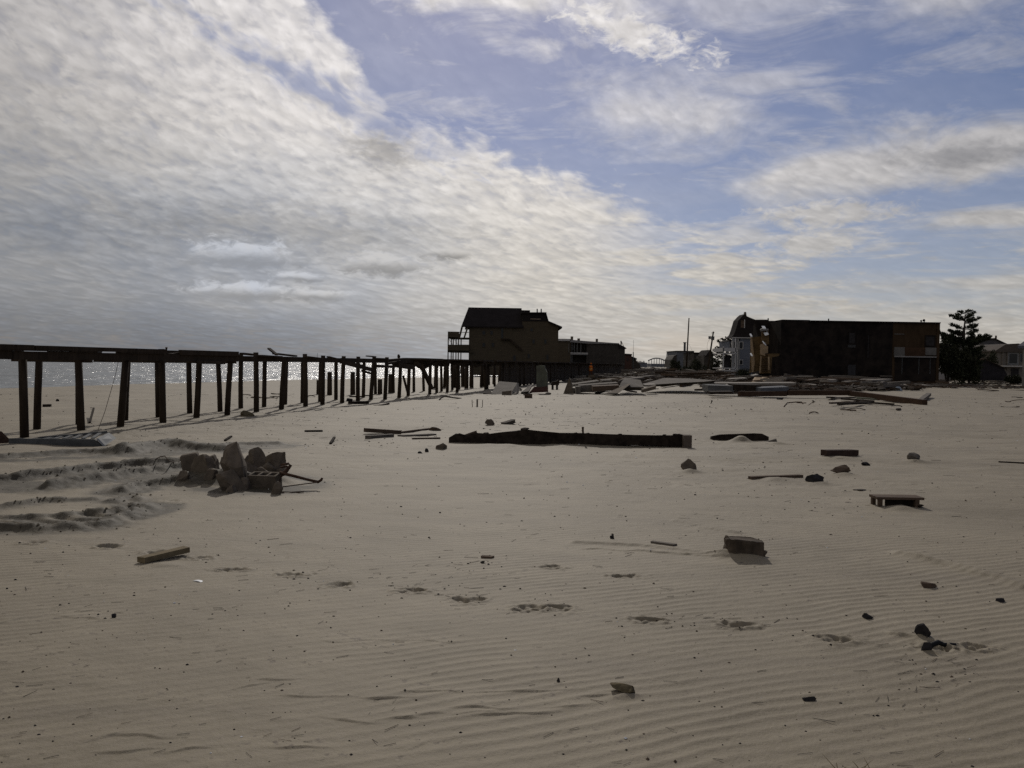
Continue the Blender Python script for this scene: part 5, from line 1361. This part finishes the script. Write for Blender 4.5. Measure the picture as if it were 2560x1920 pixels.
ehr = mat('blue_grey_roof', (.07, .07, .085), .9, .2, 2)
MB().prism([Vector((xo, d + .2, ze - .1)), Vector((xl + 4.5, d + .2, zr)), Vector((xl + 4.5, d + .2, zr - .3)), Vector((xo, d + .2, ze - .35))], (0, -9.4, 0)).build('roof', ehr, eh)
MB().prism([Vector((xl + 4.52, d + .2, zr)), Vector((xl + 9.4, d + .2, ze - .1)), Vector((xl + 9.4, d + .2, ze - .35)), Vector((xl + 4.52, d + .2, zr - .3))], (0, -9.4, 0)).build('roof', ehr, eh)
for yy in (d - .2, d - 8.9): MB().prism([Vector((xl, yy, ze)), Vector((xl + 4.5, yy, zr - .35)), Vector((xl + 9, yy, ze))], (0, .15, 0)).build('gable', MATS['pale_grey_siding'], eh)
wf = MB().box((xl - .02, d - 2.5, 1.9), (.1, 1.0, 1.2)).build('window', trim_pale, eh); MB().box((xl - .05, d - 2.5, 1.9), (.1, .8, 1.0)).build('pane', glass, wf)

# ------------------------------------------------------------------ trees and shrubs
needle = mat('pine_needles', (.022, .028, .015), .85, .4, 3, 0, col2=(.034, .040, .022))
leaf = mat('dark_shrub_leaves', (.024, .027, .016), .85, .4, 3, 0, col2=(.040, .042, .024))
bark = mat('pine_bark', (.045, .035, .028), .95, .3, 8, .01)
def tuft(mb, c, dirv, ln, n, rr, wid=.05):
    for _ in range(n):
        dv = (dirv + Vector((rr.gauss(0, .45), rr.gauss(0, .45), rr.gauss(.15, .4)))).normalized() * ln * rr.uniform(.6, 1.15)
        s_ = dv.cross(Vector((rr.gauss(0, 1), rr.gauss(0, 1), rr.gauss(0, 1)))).normalized() * wid * rr.uniform(.6, 1.3)
        a_ = Vector(c) + Vector((rr.gauss(0, .05), rr.gauss(0, .05), rr.gauss(0, .04)))
        mb.raw([a_ - s_ * .5, a_ + dv * .55 - s_, a_ + dv, a_ + dv * .55 + s_], [(0, 1, 2, 3)])
def pine(px, py_top, py_base, d, tiers, label, name, seed, dens=1.0):
    rr = random.Random(seed)
    b = P(px, py_base, d); b.z = hz(b.x, d); t_ = P(px, py_top, d); t_.x = b.x + .1
    tr = thing(name, label, 'tree', b)
    tb_ = MB(); H = t_.z - b.z
    tb_.tube([b - Vector((0, 0, .3)), b + Vector((.05, 0, H * .4)), b + Vector((.0, 0, H * .75)), t_ - Vector((0, 0, .2))], [.22, .17, .1, .03], 8)
    cr_ = MB()
    for (py, half_l, half_r, n) in tiers:
        z = P(px, py, d).z
        for k in range(int(n)):
            az = rr.uniform(0, 2 * math.pi) if k > 3 else (0, math.pi, .5, math.pi - .5)[k]
            ca = math.cos(az); ext = (half_r if ca > 0 else half_l) / F * d
            L = ext * (rr.uniform(.6, 1.25) if k < 4 else rr.uniform(.6, 1.15)) * (abs(ca) * .35 + .65)
            if k > 3 and rr.random() < .2: continue
            p0 = Vector((b.x, b.y, z + rr.uniform(-.28, .16))); dv = Vector((ca, math.sin(az), 0))
            pth = [p0 + dv * L * f + Vector((0, 0, L * (.02 * f + .28 * f ** 3) + rr.uniform(-.02, .02))) for f in (0, .3, .6, .85, 1.0)]
            tb_.tube(pth, [.045, .035, .025, .016, .008], 5)
            for j in range(int(16 * dens * max(.5, L))):
                f = rr.uniform(.25, 1.0); i = min(3, int(f * 4)); ff = f * 4 - i
                c_ = pth[i].lerp(pth[i + 1], ff) + Vector((rr.gauss(0, .09), rr.gauss(0, .09), rr.uniform(-.02, .10)))
                tuft(cr_, c_, dv * .8 + Vector((0, 0, .3 + .5 * f)), .24, 7, rr, .042)
    tb_.build('trunk', bark, tr); cr_.build('crown', needle, tr)
pine(2407, 776, 950, 92.0, [(783, 12, 12, 6), (791, 26, 22, 7), (802, 30, 34, 8), (822, 36, 32, 9), (834, 30, 34, 10), (850, 54, 52, 14), (858, 50, 56, 16), (868, 50, 46, 18), (882, 52, 44, 18), (898, 54, 46, 18), (914, 52, 44, 18), (930, 50, 44, 18), (944, 46, 40, 14)],
     'dark tiered pine standing right of the dark building', 'pine_tree', 5, 1.25)
pine(1815, 842, 930, 142.0, [(848, 8, 6, 6), (853, 14, 10, 7), (860, 19, 14, 8), (867, 16, 16, 8), (875, 27, 20, 9), (884, 28, 22, 10), (895, 30, 24, 10), (908, 30, 24, 10)],
     'wind-bent dark pine half behind the blue house porch', 'pine_tree', 8, .8)
def shrub(px0, px1, pt, pb, d, label, seed, n=900, m_=leaf):
    rr = random.Random(seed); cx = P((px0 + px1) / 2, pb, d); rx = (px1 - px0) / 2 / F * d; h = (pb - pt) / F * d; z0 = hz(cx.x, d) - .1
    zt = P((px0 + px1) / 2, pt, d).z; h = zt - z0
    root = thing('shrub', label, 'shrub', (cx.x, d, z0)); st = MB(); cr_ = MB()
    for k in range(7):
        a_ = rr.uniform(0, 6.28); st.tube([(cx.x, d, z0), (cx.x + math.cos(a_) * rx * .3, d + math.sin(a_) * rx * .3, z0 + h * .4), (cx.x + math.cos(a_) * rx * .6, d + math.sin(a_) * rx * .6, z0 + h * .75)], [.05, .03, .01], 5)
    lob = [(rr.uniform(-.7, .7), rr.uniform(-.5, .5), rr.uniform(.25, .8), rr.uniform(.2, .42)) for _ in range(14)]
    for k in range(n):
        lx, ly, lz, lr = rr.choice(lob)
        v = Vector((rr.gauss(0, 1), rr.gauss(0, 1), rr.gauss(0, 1))).normalized() * lr * rr.uniform(.5, 1.05)
        c_ = Vector((cx.x + (lx + v.x) * rx, d + (ly + v.y) * rx, z0 + max(.03, (lz + v.z * .7)) * h))
        tuft(cr_, c_, Vector((v.x, v.y, v.z + .2)), .22, 2, rr, .08)
    st.build('stems', bark, root); cr_.build('foliage', m_, root)
shrub(1772, 1802, 888, 930, 150, 'dark shrub below the leaning pole', 21, 900)
shrub(1796, 1834, 884, 932, 146, 'broad dark shrub under the wind-bent pine', 22, 1200)
shrub(1725, 1775, 896, 928, 160, 'low brownish shrub before the dark low house', 23, 900)
shrub(1675, 1702, 900, 924, 170, 'low scrub at the left foot of the grey building', 24, 700)
shrub(2338, 2400, 850, 945, 89, 'dense dark shrub at the foot of the tiered pine', 31, 2600)
shrub(2395, 2450, 868, 948, 89.5, 'dense dark shrub right at the foot of the tiered pine', 32, 2400)
shrub(2340, 2390, 832, 945, 100, 'tall dark shrub between the dark building and the tiered pine', 25, 1600)
shrub(2420, 2492, 862, 945, 112, 'dark shrub behind the collapsed roof', 26, 1300)
shrub(2515, 2560, 938, 958, 95, 'low bush in the right-hand yard below the beige house', 27, 500)
shrub(1700, 1730, 916, 934, 120, 'low bush in the wreckage before the grey building', 28, 500)
shrub(1838, 1876, 922, 940, 118, 'low bush before the blue house wall', 29, 500)

# ------------------------------------------------------------------ person in orange
def person(px, d, label):
    x = P(px, 925, d).x; z = hz(x, d)
    root = thing('person', label, 'person', (x, d, z))
    S_ = 1.0
    J = {'pel': (0, 0, .95), 'chest': (0, -.01, 1.25), 'sh': (0, 0, 1.45), 'neck': (0, 0, 1.53), 'head': (0, -.02, 1.66), 'crown': (0, -.02, 1.75),
         'ls': (-.19, 0, 1.42), 'le': (-.27, .03, 1.15), 'lw': (-.24, -.10, .93), 'lh': (-.23, -.14, .85), 'rs': (.19, 0, 1.42), 're': (.27, .04, 1.15), 'rw': (.25, -.06, .92), 'rh': (.24, -.10, .84),
         'lhip': (-.1, 0, .92), 'lk': (-.12, -.05, .5), 'la': (-.13, .02, .09), 'lt': (-.13, -.14, .04), 'rhip': (.1, 0, .92), 'rk': (.12, .02, .5), 'ra': (.13, .08, .09), 'rt': (.14, -.08, .04)}
    E = [('pel', 'chest'), ('chest', 'sh'), ('sh', 'neck'), ('neck', 'head'), ('head', 'crown'), ('sh', 'ls'), ('ls', 'le'), ('le', 'lw'), ('lw', 'lh'), ('sh', 'rs'), ('rs', 're'), ('re', 'rw'), ('rw', 'rh'),
         ('pel', 'lhip'), ('lhip', 'lk'), ('lk', 'la'), ('la', 'lt'), ('pel', 'rhip'), ('rhip', 'rk'), ('rk', 'ra'), ('ra', 'rt')]
    Rd = {'pel': .15, 'chest': .155, 'sh': .12, 'neck': .055, 'head': .1, 'crown': .07, 'ls': .075, 'le': .05, 'lw': .038, 'lh': .04, 'rs': .075, 're': .05, 'rw': .038, 'rh': .04, 'lhip': .1, 'lk': .065, 'la': .045, 'lt': .04, 'rhip': .1, 'rk': .065, 'ra': .045, 'rt': .04}
    ks = list(J); me = bpy.data.meshes.new('body'); me.from_pydata([J[k] for k in ks], [(ks.index(a_), ks.index(b_)) for a_, b_ in E], [])
    o = bpy.data.objects.new('body', me); COL.objects.link(o); o.parent = root
    o.modifiers.new('skin', 'SKIN'); sv = me.skin_vertices[0].data
    for i, k in enumerate(ks): sv[i].radius = (Rd[k], Rd[k] * .8); sv[i].use_root = (k == 'pel')
    o.modifiers.new('sub', 'SUBSURF').levels = 1; o.modifiers['sub'].render_levels = 1
    me.materials.append(mat('dark_work_clothes', (.10, .035, .015), .9, .2, 10))
    orange = mat('orange_vest', (.55, .14, .02), .8, .1, 10)
    ves = MB().tube([(x, d, z + .88), (x, d - .005, z + 1.1), (x, d - .005, z + 1.3), (x, d, z + 1.46), (x, d, z + 1.5)], [.19, .19, .205, .17, .08], 12, False)
    ves.build('vest', orange, root, True)
    MB().tube([(x, d, z + 1.07), (x, d, z + 1.13)], [.197, .2], 12, False).build('reflective_band', mat('reflective_yellow', (.8, .75, .3), .5), root, True)
    rock_mb((x, d - .02, z + 1.73), (.22, .25, .14), 3, .1).build('hard_hat', orange, root, True)
person(1477, 100.0, 'person in an orange vest standing on sand before the far boardwalk')

# ------------------------------------------------------------------ fine litter too small to pick apart
def litter():
    rr = random.Random(99); mbs = {0: MB(), 1: MB(), 2: MB()}
    def add(px, py):
        p = G(px, py)
        if p.y > 60 or p.y < 3.2: return
        z = hzf(p.x, p.y); s_ = rr.uniform(.35, 1.2) * rr.uniform(.6, 1.2) * (.0055 + .0011 * min(p.y, 35)); k = rr.random()
        which = 0 if k < .62 else (1 if k < .94 else 2)
        if rr.random() < .6:
            mb = MB(); bmv = [(1, 0, 0), (-1, 0, 0), (0, 1, 0), (0, -1, 0), (0, 0, 1), (0, 0, -1)]
            vs = [Vector((a_ * s_ * rr.uniform(.5, 1.0), b_ * s_ * rr.uniform(.5, 1.0), c_ * s_ * rr.uniform(.3, .6))) + Vector((p.x, p.y, z + s_ * .12)) for a_, b_, c_ in bmv]
            mbs[which].raw(vs, [(0, 2, 4), (2, 1, 4), (1, 3, 4), (3, 0, 4), (2, 0, 5), (1, 2, 5), (3, 1, 5), (0, 3, 5)])
        else:
            a_ = rr.gauss(.3, .5); L = s_ * rr.uniform(2.5, 9); dv = Vector((math.cos(a_), math.sin(a_), rr.uniform(-.02, .05))) * L / 2
            mbs[0 if which == 2 else which].bar(Vector((p.x, p.y, z + .003)) - dv, Vector((p.x, p.y, z + .004)) + dv, s_ * .16, s_ * .14)
    for _ in range(2100):
        py = 985 + (1915 - 985) * rr.random() ** 2.2; add(rr.uniform(-60, 2620), py)
    for (cx, cy, sx, sy, n) in ((2310, 1690, 60, 45, 60), (700, 1045, 140, 18, 60), (560, 1062, 90, 12, 40), (1400, 1045, 160, 18, 90), (1850, 1180, 200, 40, 90), (300, 1080, 60, 14, 40), (900, 1100, 160, 16, 60), (1280, 1035, 80, 10, 40),
                                (850, 1440, 160, 26, 60), (1080, 1490, 140, 20, 50), (1700, 1560, 120, 12, 40), (250, 1520, 220, 30, 50), (2050, 1240, 120, 40, 40), (1900, 1020, 260, 14, 140), (2400, 1010, 160, 24, 120), (1200, 1420, 90, 18, 30), (1000, 1060, 250, 25, 80)):
        for _ in range(n): add(rr.gauss(cx, sx), rr.gauss(cy, sy))
    for i, (m_, nm, lab) in enumerate(((stone_dark, 'dark_litter', 'fine dark twigs and pebbles strewn over the sand'), (wood_brown, 'brown_litter', 'fine brown twigs and weed bits strewn over the sand'), (plastic_white, 'shell_litter', 'tiny pale shell bits strewn over the sand'))):
        o = mbs[i].build(nm, m_); tag(o, lab, 'litter', kind='stuff')
litter()
def clods():
    rr = random.Random(42); mb = MB()
    for (poly, a_, wd) in RIDGES:
        for _ in range(int(12 * len(poly) * min(1, a_ / .1))):
            i_ = rr.randrange(len(poly) - 1); f = rr.random()
            x = poly[i_][0] * (1 - f) + poly[i_ + 1][0] * f + rr.gauss(0, wd * 1.1); y = poly[i_][1] * (1 - f) + poly[i_ + 1][1] * f + rr.gauss(0, wd * 1.3) - wd * .5
            s_ = rr.uniform(.006, .022) * rr.uniform(.5, 1.3); z = hzf(x, y)
            vs = [Vector((a * s_ * rr.uniform(.6, 1.1), b * s_ * rr.uniform(.6, 1.1), c_ * s_ * rr.uniform(.5, .9))) + Vector((x, y, z + s_ * .2)) for a, b, c_ in ((1, 0, 0), (-1, 0, 0), (0, 1, 0), (0, -1, 0), (0, 0, 1), (0, 0, -1))]
            mb.raw(vs, [(0, 2, 4), (2, 1, 4), (1, 3, 4), (3, 0, 4), (2, 0, 5), (1, 2, 5), (3, 1, 5), (0, 3, 5)])
    tag(mb.build('sand_clods', mat('damp_sand_clod', (.17, .142, .098), .95, .3, 20)), 'crumbled damp sand clods along the bulldozed ridges', 'clods', kind='stuff')
clods()
# a few grass wisps at the very bottom
def wisps():
    rr = random.Random(5); mb = MB()
    for (px, py, n) in ((2102, 1912, 3), (2150, 1917, 4)):
        for _ in range(n):
            b = G(px + rr.gauss(0, 12), py + rr.uniform(-3, 6)); b.z = hzf(b.x, b.y)
            t_ = b + Vector((rr.gauss(-.01, .03), rr.gauss(0, .02), rr.uniform(.015, .05)))
            mb.tube([b, (b + t_) / 2 + Vector((rr.gauss(0, .006), 0, .004)), t_], [.0016, .0012, .0005], 4)
    o = mb.build('dry_grass', mat('dry_grass_blades', (.16, .12, .05), .9)); tag(o, 'few dry grass blades at the bottom edge', 'grass', kind='stuff')
wisps()
